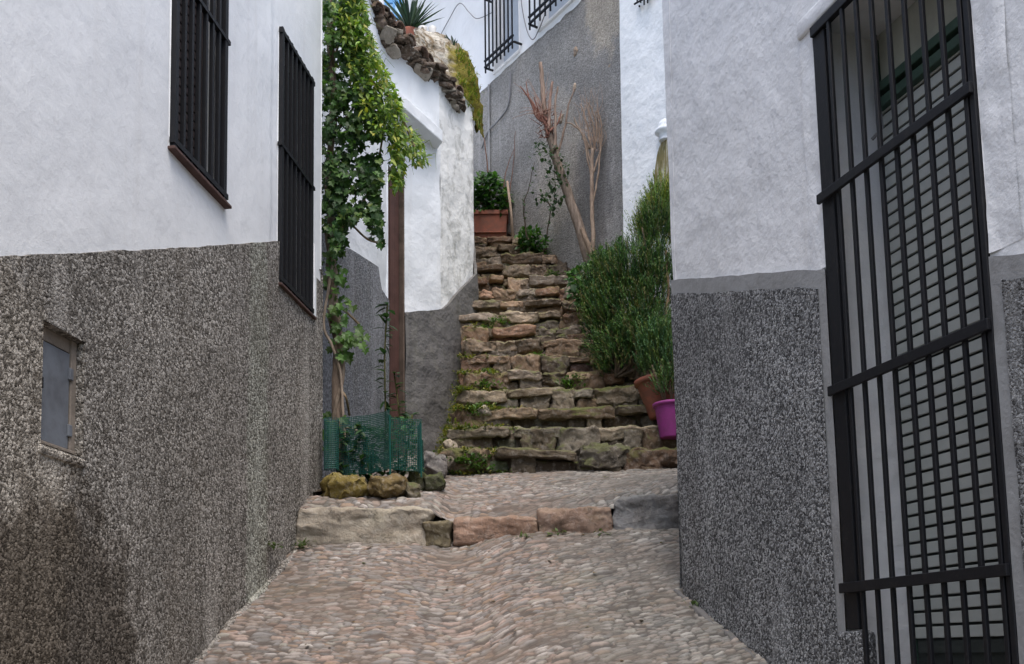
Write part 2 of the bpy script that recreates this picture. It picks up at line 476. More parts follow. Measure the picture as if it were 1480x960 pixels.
def barred_window(pos, side, hole, parent, nb, rails, label=None, depth=.15, kout=.012, slats=True, sill=True, name='window'):
    u0, u1, z0, z1 = hole
    o = MB(); g = .03
    for a, b, c_, d_ in ((u0, u0+g, z0, z1), (u1-g, u1, z0, z1), (u0+g, u1-g, z0, z0+g), (u0+g, u1-g, z1-g, z1)):
        wbox(o, pos, side, a, b, c_, d_, -depth, -depth+.04)
    fr = o.build(name, M['shutter_dark'], parent)
    if label: fr['label'] = label
    s = MB()
    if slats:
        n = int((z1-z0-2*g)/.045)
        for i in range(n):
            z = z0+g+.045*(i+.15)
            wbox(s, pos, side, u0+g, u1-g, z, z+.034, -depth+.006, -depth+.026)
    wbox(s, pos, side, u0+g, u1-g, z0+g, z1-g, -depth-.01, -depth+.002)
    s.build('shutter', M['shutter_dark'], fr)
    r = MB()
    for i in range(nb):
        u = u0+.03+(u1-u0-.06)*i/(nb-1)
        wbox(r, pos, side, u-.010, u+.010, z0+.004, z1-.004, kout-.010, kout+.008)
    for z in rails:
        wbox(r, pos, side, u0-.012, u1+.012, z-.010, z+.010, kout-.013, kout+.013)
    for z in (z0+.03, z1-.03):
        wbox(r, pos, side, u0-.004, u1+.004, z-.013, z+.013, kout-.012, kout+.012)
    wbox(r, pos, side, u1-.045, u1-.012, z0+.005, z1-.005, kout-.03, kout+.010)
    wbox(r, pos, side, u0+.004, u0+.022, z0+.005, z1-.005, kout-.03, kout+.010)
    r.build('grille', M['iron'], fr)
    if sill:
        k = MB(); wbox(k, pos, side, u0-.01, u1+.035, z0-.016, z0, -depth+.02, .030)
        k.build('sill', M['sill'], fr, bevel=.004)
    return fr
barred_window(lpos, 1, W1, house_l, 8, [on(LX, 324, 60)[1]], 'near barred window high in the white wall')
w2o = barred_window(lpos, 1, W2, house_l, 8, [on(LX, 408, 212)[1]], 'tall barred window cutting down into the roughcast base')
k = MB(); wbox(k, lpos, 1, W2[1]+.004, W2[1]+.05, W2[2]-.0, 2.6, 0, .024); k.build('plaster_edge', M['white'], w2o, bevel=.006)
# metal meter hatch
u0, u1, z0, z1 = HB
hb = MB()
wbox(hb, lpos, 1, u1-.035, u1, z0, z1, -.07, -.018); wbox(hb, lpos, 1, u0, u1-.035, z1-.05, z1, -.07, -.026)
wbox(hb, lpos, 1, u0, u1, z0-.0, z0+.02, -.07, -.012); wbox(hb, lpos, 1, u0, u1, z0, z1, -.088, -.071)
ho = hb.build('meter_hatch', M['wood_frame'], house_l, bevel=.004)
d = MB(); wbox(d, lpos, 1, u0+.004, u1-.04, z0+.021, z1-.054, -.032, -.022)
do = d.build('metal_door', M['hatch'], ho, bevel=.003)
for z in (z0+.09, z1-.13):
    h_ = MB(); wbox(h_, lpos, 1, u1-.052, u1-.028, z-.022, z+.022, -.024, -.012); h_.build('hinge', M['hatch'], do, bevel=.003)
d = MB(); wbox(d, lpos, 1, u0-.01, u1+.02, z0-.04, z0-.004, -.02, .020); d.build('ledge', M['rc_left'], ho, bevel=.012)
d = MB(); wbox(d, lpos, 1, u0+.03, u0+.045, z0+.20, z0+.24, -.023, -.010); d.build('latch', M['iron'], do, bevel=.002)
# rain stained cement fillet along the foot of the wall
mb = MB()
pts = []
for i in range(60):
    Y = 3.2+i*.048; X = LX(Y)+.02+.012*noise.noise(Vector((Y*6, 0, 0)))
    pts.append((X, Y, lane(X, Y)-.005+.02*noise.noise(Vector((Y*9, 4, 0)))))
mb.tube(pts, [max(.006, .022+.030*noise.noise(Vector((p[1]*8, 8, 0)))) for p in pts], 8)
mb.build('cement_fillet', M['rc_left'], house_l, True)

# =================================================================== RIGHT HOUSE
RXc = lambda Y: 2.426-.303*Y
RP = [(RXc(5.2), 5.2), (RXc(3.5), 3.5), (RXc(-1.5), -1.5)]
rus, rpos = line_param(RP)
uR = lambda Y: ux(rus, rpos, Y)
BR = [on(RXc, 1188, 388), on(RXc, 980, 402)]
band_r = lambda u: BR[1][1]+(BR[0][1]-BR[1][1])/(BR[0][0]-BR[1][0])*(rpos(u)[0].y-BR[1][0])
house_r = thing('white_house', 'white house on the right with salt and pepper roughcast base and one tall barred window', 'house', (1.3, 4.2, -.1))
WR = (uR(on(RXc, 1200, 480)[0]), uR(on(RXc, 1436, 480)[0]), -.35, on(RXc, 1178, 38)[1])
LEAN, ZR = -.040, on(RXc, 1200, 480)[1]
print('WR', WR, ZR, W1, W2)
T = WR[3]-2.43
def fix(h): return h
mb = MB()
wall_patch(mb, RP, 1, lambda u: band_r(u)-.03, lambda u: 3.9, -1, 3.9, [WR], 0, .05, .05, .010, 3, LEAN, ZR)
reveal(mb, rpos, 1, *WR, .33, 0, LEAN, ZR)
# turned corner of the house
RB = [(5.5, -1.5), (5.5, 6.5), (1.5, 5.75), (.95, 5.42), (RXc(5.2), 5.2)]
c0 = [(1.6, 5.85), (1.05, 5.42), (.93, 5.285), (RXc(5.2)+.0, 5.2)]
wall_patch(mb, c0, 1, lambda u: 1.8, lambda u: 3.9, 1.8, 3.9, [], 0, .06, .06, .008, 3, 0, 1)
shell(mb, [RP[-1], (5.5, -1.5), (5.5, 6.6), (1.6, 5.85)], -3, 3.9)
cap(mb, [RP[0], (1.6, 5.85), (5.5, 6.6), (5.5, -1.5), RP[-1]], 3.89)
mb.build('wall', M['white_r'], house_r, True)
mb = MB()
SW = .05
WRg = (WR[0]-SW, WR[1]+SW, -5, 5)
wall_patch(mb, RP, 1, lambda u: lane(0, rpos(u)[0].y)-.4, lambda u: band_r(u)-.075, -2, 2, [WRg], .016, .03, .03, .008, 5, LEAN, ZR, wav=.012)
wall_patch(mb, c0, 1, lambda u: -.1, lambda u: 1.83, -.1, 1.83, [], .014, .05, .05, .01, 5)
mb.build('plinth', M['rc_right'], house_r, True)
mb = MB()
wall_patch(mb, RP, 1, lambda u: band_r(u)-.09, band_r, -1, 2, [(WR[0], WR[1], -5, 5)], .009, .04, .02, .003, 5, LEAN, ZR, wav=.008)
for a, b in ((WR[0]-SW-.01, WR[0]), (WR[1], WR[1]+SW+.01)):
    wall_patch(mb, RP, 1, lambda u: -.55, lambda u: band_r(u)-.02, -.55, 2, [], .010, .02, .03, .004, 6, LEAN, ZR, u0=a, u1=b)
mb.build('cement_band', M['cement'], house_r, True)
mb = MB()
for a, b, zz0, zz1, kk in ((WR[0]-.10, WR[0]-.001, band_r(WR[0])+.01, 2.50+T, .006), (WR[1]+.001, WR[1]+.13, band_r(WR[1])+.01, 2.50+T, .005)):
    wall_patch(mb, RP, 1, lambda u: zz0, lambda u: zz1, zz0, zz1, [], kk, .02, .03, .012, 9, LEAN, ZR, u0=a, u1=b, batter=lambda u, z: .008*noise.noise(Vector((u*30, z*3, 5))))
wbox(mb, rpos, 1, WR[0]-.10, WR[1]+.12, 2.435+T, 2.51+T, -.01, .012, LEAN, ZR)
mb.build('plaster_surround', M['white_r'], house_r, True, bevel=.01)
# window
u0, u1, z0, z1 = WR
fr = MB()
D = .30
wbox(fr, rpos, 1, u0+.002, u0+.012, z0, z1-.002, -D, -D+.012, LEAN, ZR)
wbox(fr, rpos, 1, u1-.035, u1-.002, z0, z1-.002, -D, -D+.05, LEAN, ZR)
wbox(fr, rpos, 1, u0+.035, u1-.035, 2.17+T, 2.21+T, -D, -D+.05, LEAN, ZR)
wbox(fr, rpos, 1, u0+.035, u1-.035, 2.10+T, 2.14+T, -D, -D+.055, LEAN, ZR)
fo = fr.build('window', M['green_frame'], house_r, bevel=.004)
fo['label'] = 'tall barred window with a grey green roller blind behind the bars'
bl = MB(); z = .055; i = 0
while z < 2.095+T:
    wbox(bl, rpos, 1, u0+.014, u1-.036, z, z+.042, -D+.012, -D+.024, LEAN, ZR); z += .0525; i += 1
bl.build('roller_blind', M['blind'], fo, bevel=.003)
bl = MB(); wbox(bl, rpos, 1, u0+.012, u1-.03, z0+.02, 2.16+T, -D-.01, -D+.004, LEAN, ZR)
for zz in (-.2, -.1, 0.0):
    wbox(bl, rpos, 1, u0+.036, u1-.036, zz, zz+.045, -D+.010, -D+.02, LEAN, ZR)
bl.build('dark_pane', M['dark_slat'], fo)
bl = MB(); wbox(bl, rpos, 1, u0+.036, u1-.036, 2.21+T, z1-.003, -D+.004, -D+.02, LEAN, ZR); bl.build('top_panel', M['cream'], fo)
cb = MB()
def rq(u, z, k):
    p, d_ = rpos(u); n = Vector((d_.y, -d_.x)); r = p+n*k+d_*(LEAN*(z-ZR)); return (r.x, r.y, z)
cb.tube([rq(u1-.27+.012*math.sin(z_*3), z_, -D+.05) for z_ in np.linspace(-.2, 2.2+T, 25)], .003, 6)
cb.tube([rq(u0+.07, 2.4+T, -D+.06), rq(u0+.07, 2.15+T, -D+.07), rq(u0+.10, 1.99+T, -D+.08), rq(u0+.06, 1.96+T, -D+.10)], .007, 6)
cb.build('blind_cord', M['cable'], fo)
g = MB(); nb = 9
for i in range(nb):
    u = u0+.115+(u1-u0-.155)*i/(nb-1)
    wbox(g, rpos, 1, u-.0085, u+.0085, z0, z1-.004, -.001, .0142, LEAN, ZR)
for zz in (on(RXc, 1190, 290)[1], on(RXc, 1203, 568)[1], on(RXc, 1228, 850)[1]):
    wbox(g, rpos, 1, u0+.001, u1-.001, zz-.019, zz+.019, .0145, .030, LEAN, ZR)
wbox(g, rpos, 1, u0+.003, u1-.003, z1-.045, z1-.004, -.008, .018, LEAN, ZR)
wbox(g, rpos, 1, u0+.002, u0+.078, .09, z1-.046, -.03, .006, LEAN, ZR)
wbox(g, rpos, 1, u1-.025, u1-.002, z0, z1-.046, -.02, .012, LEAN, ZR)
g.build('grille', M['iron'], fo, bevel=.003)
g = MB(); wbox(g, rpos, 1, u0-.06, u0+.11, -.4, .085, -.05, .02, LEAN, ZR); g.build('cement_foot', M['rc_right'], house_r, bevel=.02)
# fillet at wall foot
mb = MB(); pts = []
for i in range(56):
    Y = 3.2+i*.0365; X = RXc(Y)-.03+.02*noise.noise(Vector((Y*5, 0, 7)))
    pts.append((X, Y, lane(X, Y)+.0+.02*noise.noise(Vector((Y*9, 4, 7)))))
mb.tube(pts, [max(.006, .014+.035*noise.noise(Vector((p[1]*7, 8, 2)))) for p in pts], 8)
mb.build('cement_fillet', M['cement_old'], house_r, True)

# =================================================================== LANE
rng = np.random.default_rng(3)
PAL = np.array([(.34,.27,.225),(.30,.255,.22),(.27,.25,.235),(.32,.285,.255),(.25,.24,.23),(.36,.325,.295),(.30,.225,.185),(.22,.205,.19),(.43,.40,.37),(.31,.29,.25),(.30,.22,.16),(.37,.29,.25)])*.74
def pyn(X, Y, s, seed=0):
    return np.sin(X*s*1.3+seed)*np.cos(Y*s*1.7+seed*2.1)*.5+np.sin(X*s*2.9+Y*s*2.1+seed*3)*.3+np.sin(Y*s*4.3-X*s*3.7+seed)*.2
def cobbles(X, Y, cw=.078, ch=.0165, seed=1, xc=-.42):
    """height + colour of flat stones set on edge"""
    u = X+.015*pyn(X, Y, 9, 2)
    k = np.where(X > xc, .30, -.08)*np.clip(np.abs(X-xc)/.4, 0, 1)
    v = Y-k*(X-xc)+.018*pyn(X, Y, 2.4, 1)+.007*pyn(X, Y, 13, 5)
    sz = 1+.0*X
    gx, gy = u/cw, v/ch
    r = np.random.default_rng(seed); N = 128
    jx, jy = r.random((N, N)), r.random((N, N)); ci = r.random((N, N)); hh = r.random((N, N))
    ix, iy = np.floor(gx).astype(int), np.floor(gy).astype(int)
    f1 = np.full(X.shape, 9.); f2 = f1.copy(); cid = np.zeros(X.shape, int)
    for dx in (-2, -1, 0, 1, 2):
        for dy in (-2, -1, 0, 1, 2):
            a, b = ix+dx, iy+dy
            am, bm = a % N, b % N
            d_ = np.sqrt((a+.1+.8*jx[am, bm]-gx)**2+(b+.1+.8*jy[am, bm]-gy)**2*1.0)
            m1 = d_ < f1
            f2 = np.where(m1, f1, np.minimum(f2, d_)); cid = np.where(m1, am*N+bm, cid); f1 = np.where(m1, d_, f1)
    e = np.clip((f2-f1)/.42, 0, 1); prof = 1-(1-e)**2.6
    bur = (hh.ravel()[cid] < .16)
    h = prof*(.004+.011*hh.ravel()[cid]**1.5)+.0015*pyn(X, Y, 60, 3)+.003*pyn(X, Y, 27, 8)
    c = PAL[(ci.ravel()[cid]*len(PAL)*.9999).astype(int)]*(.52+.78*hh.ravel()[cid])[..., None]
    joint = np.array((.070, .055, .044))
    t = (np.clip(e*1.6, 0, 1)*np.where(bur, .45, 1))[..., None]
    return h, joint*(1-t)+c*t
def cobble_mix(X, Y, cw=.078, ch=.0165, seed=1, xc=-.42):
    a, ca = cobbles(X, Y, cw*.66, ch*.95, seed, xc); b, cb = cobbles(X, Y, cw*1.12, ch*1.45, seed+9, xc+.07)
    n = pyn(X, Y, 4.1, 6)+.6*pyn(X, Y, 9.7, 3)
    m_ = n > .16
    h = np.where(m_, b*1.15, a); c = np.where(m_[..., None], cb, ca)
    d = np.clip((pyn(X, Y, 2.3, 11)+.7*pyn(X, Y, 7.1, 5)+.5*pyn(X, Y, 19, 2)-.15)*2.2, 0, .42)
    dirt = np.array((.135, .105, .082)); c = c*(1-d[..., None])+dirt*d[..., None]
    t = np.clip((X-.05)/.5, 0, 1)[..., None]*.55
    g = c.mean(-1, keepdims=True)*np.array((1.0, 1.0, .90)); c = c*(1-t)+g*t
    return h*(1-.6*d), c
def heightsheet(name, xs, ys, base, **kw):
    X, Y = np.meshgrid(xs, ys); h, c = cobble_mix(X, Y, **kw)
    Z = base(X, Y)+h
    ny, nx = X.shape
    V = np.stack([X, Y, Z], -1).reshape(-1, 3)
    idx = np.arange(ny*nx).reshape(ny, nx)
    Fc = np.stack([idx[:-1, :-1], idx[:-1, 1:], idx[1:, 1:], idx[1:, :-1]], -1).reshape(-1, 4)
    me = bpy.data.meshes.new(name); me.from_pydata(V.tolist(), [], Fc.tolist()); me.update()
    ca = me.color_attributes.new('Col', 'FLOAT_COLOR', 'POINT')
    C = np.ones((len(V), 4)); C[:, :3] = c.reshape(-1, 3); ca.data.foreach_set('color', C.ravel())
    me.materials.append(M['cobble']); me.polygons.foreach_set('use_smooth', [True]*len(me.polygons))
    o = bpy.data.objects.new(name, me); col.objects.link(o); tag(o, kind='structure'); return o
def lane_np(X, Y):
    z = -.03+.48*(np.maximum(Y, 1.5)-4.64)+.04*(X+1.2)+.33*np.minimum(Y-1.5, 0)
    xc = -.22-.10*(Y-4.6)
    z = z-.05*np.exp(-((X-xc)/.22)**2)+.012*pyn(X, Y, 3.1, 4)
    return z
heightsheet('lane', np.arange(-1.62, 1.40, .0078), np.arange(4.05, 6.16, .0044), lane_np)
heightsheet('lane', np.arange(-2.3, 2.9, .035), np.concatenate([np.arange(-2.0, 4.03, .035), [4.05]]), lambda X, Y: lane_np(X, Y)-.004)
KX = [-1.5, -1.22, -.62, -.35, .16, .59, .98, 1.9]; KZ = [at(440, 729, 6.1).z]*2+[at(628, 731, 6.1).z, at(650, 747, 6.1).z, at(778, 743, 6.1).z, at(882, 727, 6.1).z, at(984, 704, 6.1).z, at(984, 700, 6.1).z+.03]
KX = [-1.6]+[at(px, 740, 6.1).x for px in (440, 622, 650, 776, 884, 985)]+[1.9]
def land_np(X, Y):
    zk = np.interp(X, KX, KZ); t = np.clip((Y-6.1)/1.5, 0, 1)
    e = 1.335+.02*X
    return zk*(1-t)+e*t+.012-.05*np.clip((6.27+.03*pyn(X, Y, 12, 4)-Y)/.14, 0, 1)+np.maximum(Y-7.6, 0)*.3+.008*pyn(X, Y, 3.3, 7)
heightsheet('landing', np.arange(-1.75, 1.95, .0095), np.arange(6.105, 7.72, .0062), land_np, cw=.072, ch=.022, seed=5, xc=-.1)
heightsheet('landing', np.arange(-1.75, -.2, .02), np.arange(7.70, 10.0, .02), land_np, cw=.075, ch=.034, seed=5)

# =================================================================== STONES
def cube_grid(n):
    vs = {}; fs = []
    def vid(p):
        k = tuple(round(x, 5) for x in p)
        if k not in vs: vs[k] = len(vs)
        return vs[k]
    L = [-1+2*i/n for i in range(n+1)]
    for ax in range(3):
        for s in (-1, 1):
            for i in range(n):
                for j in range(n):
                    q = []
                    for a, b in ((i, j), (i+1, j), (i+1, j+1), (i, j+1)):
                        p = [0, 0, 0]; p[ax] = s; p[(ax+1) % 3] = L[a]; p[(ax+2) % 3] = L[b]; q.append(vid(p))
                    fs.append(tuple(q) if s > 0 else tuple(reversed(q)))
    return [Vector(k) for k in vs], fs
CG = {n: cube_grid(n) for n in (6, 8, 12, 16, 22)}
def stone_mesh(mb, c, size, seed, n=8, colr=(.3, .25, .2), rot=(0, 0, 0), rough=.10, square=5.0, tilt_top=0):
    V, Fs = CG[n]
    Rm = Matrix.Rotation(rot[2], 3, 'Z') @ Matrix.Rotation(rot[1], 3, 'Y') @ Matrix.Rotation(rot[0], 3, 'X')
    out = []
    mn = min(size)
    for v in V:
        r = (abs(v.x)**square+abs(v.y)**square+abs(v.z)**square)**(1/square)
        p = v/r
        p = Vector((p.x*size[0]/2, p.y*size[1]/2, p.z*size[2]/2))
        s = Vector((seed*3.7, seed*1.3, seed*5.1))
        q = p*5.5+s
        dsp = noise.noise_vector(q)*rough*.9+noise.noise_vector(p*14+s)*rough*.55+noise.noise_vector(p*32+s)*rough*.34+noise.noise_vector(p*75+s)*rough*.18
        p = p+dsp*min(mn, .22)*1.0
        out.append(Rm @ p+Vector(c))
    mb.add(out, Fs, colr)
TAN = [(.37,.25,.165),(.30,.215,.15),(.42,.295,.20),(.27,.205,.145),(.35,.22,.15),(.25,.195,.145),(.38,.30,.22),(.29,.24,.19)]

# kerb step of big blocks
kerb = thing('kerb_step', 'low step of large pale and reddish blocks across the lane below the landing', 'step', (-.2, 6.1, .7))
KS = [(424, 628, 727, 788, (.44,.395,.32), 'long pale whitish block at the left end'), (612, 656, 746, 787, (.20,.17,.11), 'small mossy wedge stone'), (654, 778, 742, 784, (.35,.235,.175), 'reddish block'),
      (779, 886, 728, 774, (.34,.24,.185), 'rounded reddish block'), (888, 990, 706, 771, (.235,.24,.245), 'grey block with bluish top by the right house')]
for i, (a, b, t, bt, c_, lb) in enumerate(KS):
    p, q = at(a, bt+1, 6.10), at(b, t, 6.10)
    mb = MB(); cx = (p.x+q.x)/2
    w_ = (q.x-p.x)*.975
    if i == 4: w_ += .3; cx += .15
    stone_mesh(mb, (cx, 6.22, (p.z+q.z)/2-.01), (w_, .30, (q.z-p.z)), 11+i, 22, c_, (R(7), R([1.2, 0, -1.0, -1.5, -4.5][i]), R([2, -4, 1, -2, -3][i])), .13, 12)
    o = mb.build('block', M['stone_clean'], kerb, True); o['label'] = lb

mb = MB(); mb.box((-1.3, 6.17, .5), (1.3, 6.4, .80)); mb.build('dark_gap_fill', M['soil'], kerb)  # dark soil fill, added to darken the shaded gaps round the blocks
# stairway
stair = thing('stone_stairway', 'steep irregular flight of brown stone steps climbing between the houses', 'stairway', (.2, 7.6, 1.35))
NS = 16
SY = lambda i: 7.62+.28*i
SZ = lambda i: 1.345+.225*i
RIGHT = [1.30, 1.30, 1.35, 1.25, None]
RB_ = {4: 945, 5: 905, 6: 880, 7: 872, 8: 868, 9: 858, 10: 850, 11: 835, 12: 822, 13: 806, 14: 790, 15: 765}
LBd = {0: 640, 1: 650, 2: 655, 3: 662}
rr = random.Random(21)
core = MB()
for i in range(NS):
    Y, Z = SY(i), SZ(i); py = 950-F*(Z+.1)/Y
    xl = at(LBd.get(i, 668), py, Y).x; xr = 1.30 if i < 4 else at(RB_[i], py, Y).x
    if i >= 8: xl = min(xl, -.5)
    st_top = Z+.185
    s = MB(); s.box((xl+.02, Y+.09, Z-.12), (xr-.03, Y+.55, Z+.16), (.15, .12, .09))
    step = s.build('step', M['moss_stone'], stair)
    # riser stones, recessed under the tread stones that overhang them
    capped = i in (0, 1, 2, 4, 5, 7, 9, 10, 12, 14) or True
    th = rr.uniform(.060, .085) if i > 1 else .085
    def tint():
        c_ = rr.choice(TAN); g_ = rr.uniform(.45, 1.1)
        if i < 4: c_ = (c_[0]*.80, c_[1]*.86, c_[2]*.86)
        return tuple(k_*g_ for k_ in c_)
    x = xl
    while x < xr-.05:
        wd = rr.uniform(.13, .34)
        if xr-(x+wd) < .10: wd = xr-x
        b = MB(); solid = rr.random() < .38
        h = .205 if solid else .150
        top = Z+.195 if solid else Z+.205-th
        c_ = tint(); c_ = tuple(k_*(.95 if solid else .72) for k_ in c_)  # recessed riser stones coloured darker to stand in for their shade
        if not solid and rr.random() < .35:
            for kk in range(2):
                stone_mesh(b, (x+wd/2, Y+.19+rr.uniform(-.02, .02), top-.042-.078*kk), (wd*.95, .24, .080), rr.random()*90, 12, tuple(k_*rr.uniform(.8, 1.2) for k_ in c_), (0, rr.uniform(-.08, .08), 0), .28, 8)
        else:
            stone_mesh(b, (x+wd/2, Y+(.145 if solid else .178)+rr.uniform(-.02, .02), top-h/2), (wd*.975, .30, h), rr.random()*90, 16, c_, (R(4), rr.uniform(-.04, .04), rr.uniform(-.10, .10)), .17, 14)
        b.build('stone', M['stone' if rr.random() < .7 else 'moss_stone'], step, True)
        x += wd
    x = xl-.01
    while x < xr-.05:
        wd = rr.uniform(.14, .48) if i > 2 else rr.uniform(.25, .80)
        th_ = th*rr.uniform(.75, 1.7)
        if xr-(x+wd) < .15: wd = xr-x
        b = MB(); c_ = tuple(min(.5, k_*1.22) for k_ in tint())  # tread stones coloured lighter, as if lit from above
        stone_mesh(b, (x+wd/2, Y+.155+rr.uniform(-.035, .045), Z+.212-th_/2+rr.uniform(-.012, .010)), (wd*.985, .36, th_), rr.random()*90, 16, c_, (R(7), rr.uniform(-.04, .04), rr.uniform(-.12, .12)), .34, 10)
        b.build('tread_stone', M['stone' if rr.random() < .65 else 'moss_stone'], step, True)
        x += wd

# top path, soil beds
def sheet(name, xs, ys, zf, mat, kind='structure', c=(1, 1, 1)):
    mb = MB(); vs = [(x, y, zf(x, y)) for y in ys for x in xs]; n = len(xs)
    fs = [(j*n+i, j*n+i+1, (j+1)*n+i+1, (j+1)*n+i) for j in range(len(ys)-1) for i in range(n-1)]
    mb.add(vs, fs, c); o = mb.build(name, mat, None, True); tag(o, kind=kind); return o
slope = lambda y: 1.345+.8036*(y-7.62)
sheet('top_path', np.arange(-1.8, .9, .06), np.arange(11.9, 16.2, .08), lambda x, y: 4.85+.12*(y-11.9)+.02*noise.noise(Vector((x*5, y*5, 0))), M['moss_stone'], c=(.25, .21, .16))
def soilz(x, y):
    return slope(max(y, 7.7))+.08+.05*noise.noise(Vector((x*4, y*4, 2)))-(0.5 if y < 7.95 else 0)
def bed(name, x0f, x1f, ys, zf, mat, c=(1, 1, 1), n=16):
    mb = MB(); vs = []
    for y in ys:
        for i in range(n):
            x = x0f(y)+(x1f(y)-x0f(y))*i/(n-1); vs.append((x, y, zf(x, y)))
    fs = [(j*n+i, j*n+i+1, (j+1)*n+i+1, (j+1)*n+i) for j in range(len(ys)-1) for i in range(n-1)]
    mb.add(vs, fs, c); o = mb.build(name, mat, None, True); tag(o, kind='structure'); return o
xr_of = lambda y: float(np.interp(y, [7.6, 8.72, 9.0, 9.6, 10.4, 11.0, 11.8, 12.2], [1.25, 1.15, .97, .82, .76, .55, .22, .05]))
bed('soil_bed', lambda y: xr_of(y)-.06, lambda y: 2.4, np.arange(7.9, 12.4, .07), lambda x, y: soilz(x, y), M['soil'])
bed('earth_bank', lambda y: -1.2, lambda y: float(np.interp(y, [7.6, 8.5, 10], [-.38, -.36, -.40])), np.arange(7.66, 10.4, .05),
    lambda x, y: float(np.interp(x, [-1.2, -.62, -.38], [1.2+.28*(y-7.6), 1.24+.35*(y-7.6), slope(y)+.04]))+.05*noise.noise(Vector((x*6, y*6, 0))), M['moss_stone'], (.22, .20, .15), 24)
def hill_z(x, y):
    b = -2.4+.40*(y)
    return min(b, 60+.05*y)-.6
sheet('hillside', list(np.linspace(-400, -12, 14))+list(np.linspace(-8, 8, 9))+list(np.linspace(12, 400, 14)), list(np.linspace(-400, -10, 12))+list(np.linspace(-6, 30, 19))+list(np.linspace(40, 500, 20)), lambda x, y: min(-3.2+.36*y, 60) if y > -3 else -4.3+.1*(y+3), hillmat())

# =================================================================== MIDDLE LEFT HOUSE (old, with mossy eave)
HP = [(-1.42, 7.05), (-1.07, 9.0), (-.64, 9.6), (-.58, 9.72), (-.34, 10.25), (-.47, 12.2), (-1.9, 15.3)]
hus, hpos = line_param(HP)
uH = lambda Y: ux(hus, hpos, Y)
house_m = thing('old_white_house', 'old whitewashed house beyond the vine with mossy broken eave and narrow brown door', 'house', (-1.2, 9.2, 1.8))
DO = (uH(8.985), uH(9.165), 1.0, 4.40)
TOPZ = at(600, 75, 9.3).z
print('TOPZ', TOPZ)
def onU(px, py, pos_, a, b):
    for _ in range(50):
        m_ = (a+b)/2; p = pos_(m_)[0]; q = pos_(b)[0]
        f = at(px, py, p.y).x-p.x; g = at(px, py, q.y).x-q.x
        if (f < 0) == (g < 0): b = m_
        else: a = m_
    return m_, at(px, py, pos_(m_)[0].y).z
BMP = [onU(px, py, hpos, 0, hus[4]) for px, py in ((480, 352), (505, 360), (546, 386), (550, 418), (564, 437), (584, 452), (640, 447))]
BMP.append((hus[4]-.04, at(688, 397, 10.2).z))
BMU = [b[0] for b in BMP]+[hus[5], hus[6]]; BMZ = [b[1] for b in BMP]+[5.5, 6.8]
def band_m(u): return float(np.interp(u, BMU, BMZ))
def bat(u, z):   # battered foot
    Y = hpos(u)[0].y
    b = band_m(u)
    if z > b+.05: return 0.0
    return (.05+.045*noise.noise(Vector((u*3, z*3, 1))))*min(1, (b-z)/1.4)*(1 if Y > 9.3 else .3)
mb = MB()
def zt_m(u):
    Y = hpos(u)[0].y
    return float(np.interp(Y, [7, 9.9, 10.05, 10.25, 12, 15.3], [TOPZ, TOPZ, TOPZ, TOPZ-.04, 5.9, 6.4]))
ual = uH(9.6)
wall_patch(mb, HP, 1, lambda u: band_m(u)-.03, zt_m, 2.5, 6.4, [DO], 0, .05, .05, .022, 3.0, u0=0, u1=ual, batter=lambda u, z: .015*noise.noise(Vector((u*2, z*2, 9))))
reveal(mb, hpos, 1, *DO, .12)
shell(mb, [HP[-1], (-5, 16), (-5, 7.05), HP[0]], 0, TOPZ)
cap(mb, HP+[(-5, 16), (-5, 7.05)], TOPZ-.03)
mb.build('wall', M['white_b'], house_m, True)
mb = MB()
wall_patch(mb, HP, 1, lambda u: band_m(u)-.03, zt_m, 2.5, 6.4, [], 0.002, .04, .04, .04, 2.5, u0=ual, u1=hus[-1])
mb.build('corner_wall', M['white_old'], house_m, True)
mb = MB()
wall_patch(mb, HP, 1, lambda u: .9+.25*max(0, hpos(u)[0].y-8), band_m, .5, 6.8, [DO], .032, .04, .04, .03, 4, u0=ual-.55, batter=bat, wav=.01)
mb.build('plinth', M['cement_old'], house_m, True)
mb = MB()
wall_patch(mb, HP, 1, lambda u: .9, band_m, .9, 3.6, [], .014, .03, .04, .01, 4, u0=0, u1=DO[0], wav=.0)
mb.build('plinth', M['rc_mid'], house_m, True)
# door
mb = MB()
for i in range(3):
    a = DO[0]+(DO[1]-DO[0]-.03)*i/3
    wbox(mb, hpos, 1, a+.002, a+(DO[1]-DO[0]-.03)/3-.002, 1.4, 4.39, -.06, -.03+.004*(i % 2))
do = mb.build('door', M['door_brown'], house_m, bevel=.004)
mb = MB(); wbox(mb, hpos, 1, DO[1]-.020, DO[1]-.002, 1.4, 4.39, -.07, .012); mb.build('door_frame', M['bark_frame'], do, bevel=.004)
# porch slab
a0, a1, a2, a3 = at(572, 128, 8.75), at(637, 216, 9.55), Vector((-.70, 9.62, 0)), Vector((-1.12, 8.85, 0))
z_ = 4.62
mb = MB(); top = [(a0.x, a0.y, z_+.10), (a1.x, a1.y, z_+.10), (a2.x, a2.y, z_+.13), (a3.x, a3.y, z_+.13)]
zz_ = a1.z
a0 = at(574, 118, 8.70); a1 = at(640, 214, 9.42)
top = [(a0.x, a0.y, zz_+.12), (a1.x, a1.y, zz_+.12), (a2.x, a2.y, zz_+.15), (a3.x, a3.y, zz_+.15)]
bot = [(x, y, zz_) for x, y, _ in top]
mb.add(top+bot, [(0,1,2,3), (7,6,5,4), (0,4,5,1), (1,5,6,2), (2,6,7,3), (3,7,4,0)])
mb.build('porch_slab', M['white_b'], house_m, bevel=.01)
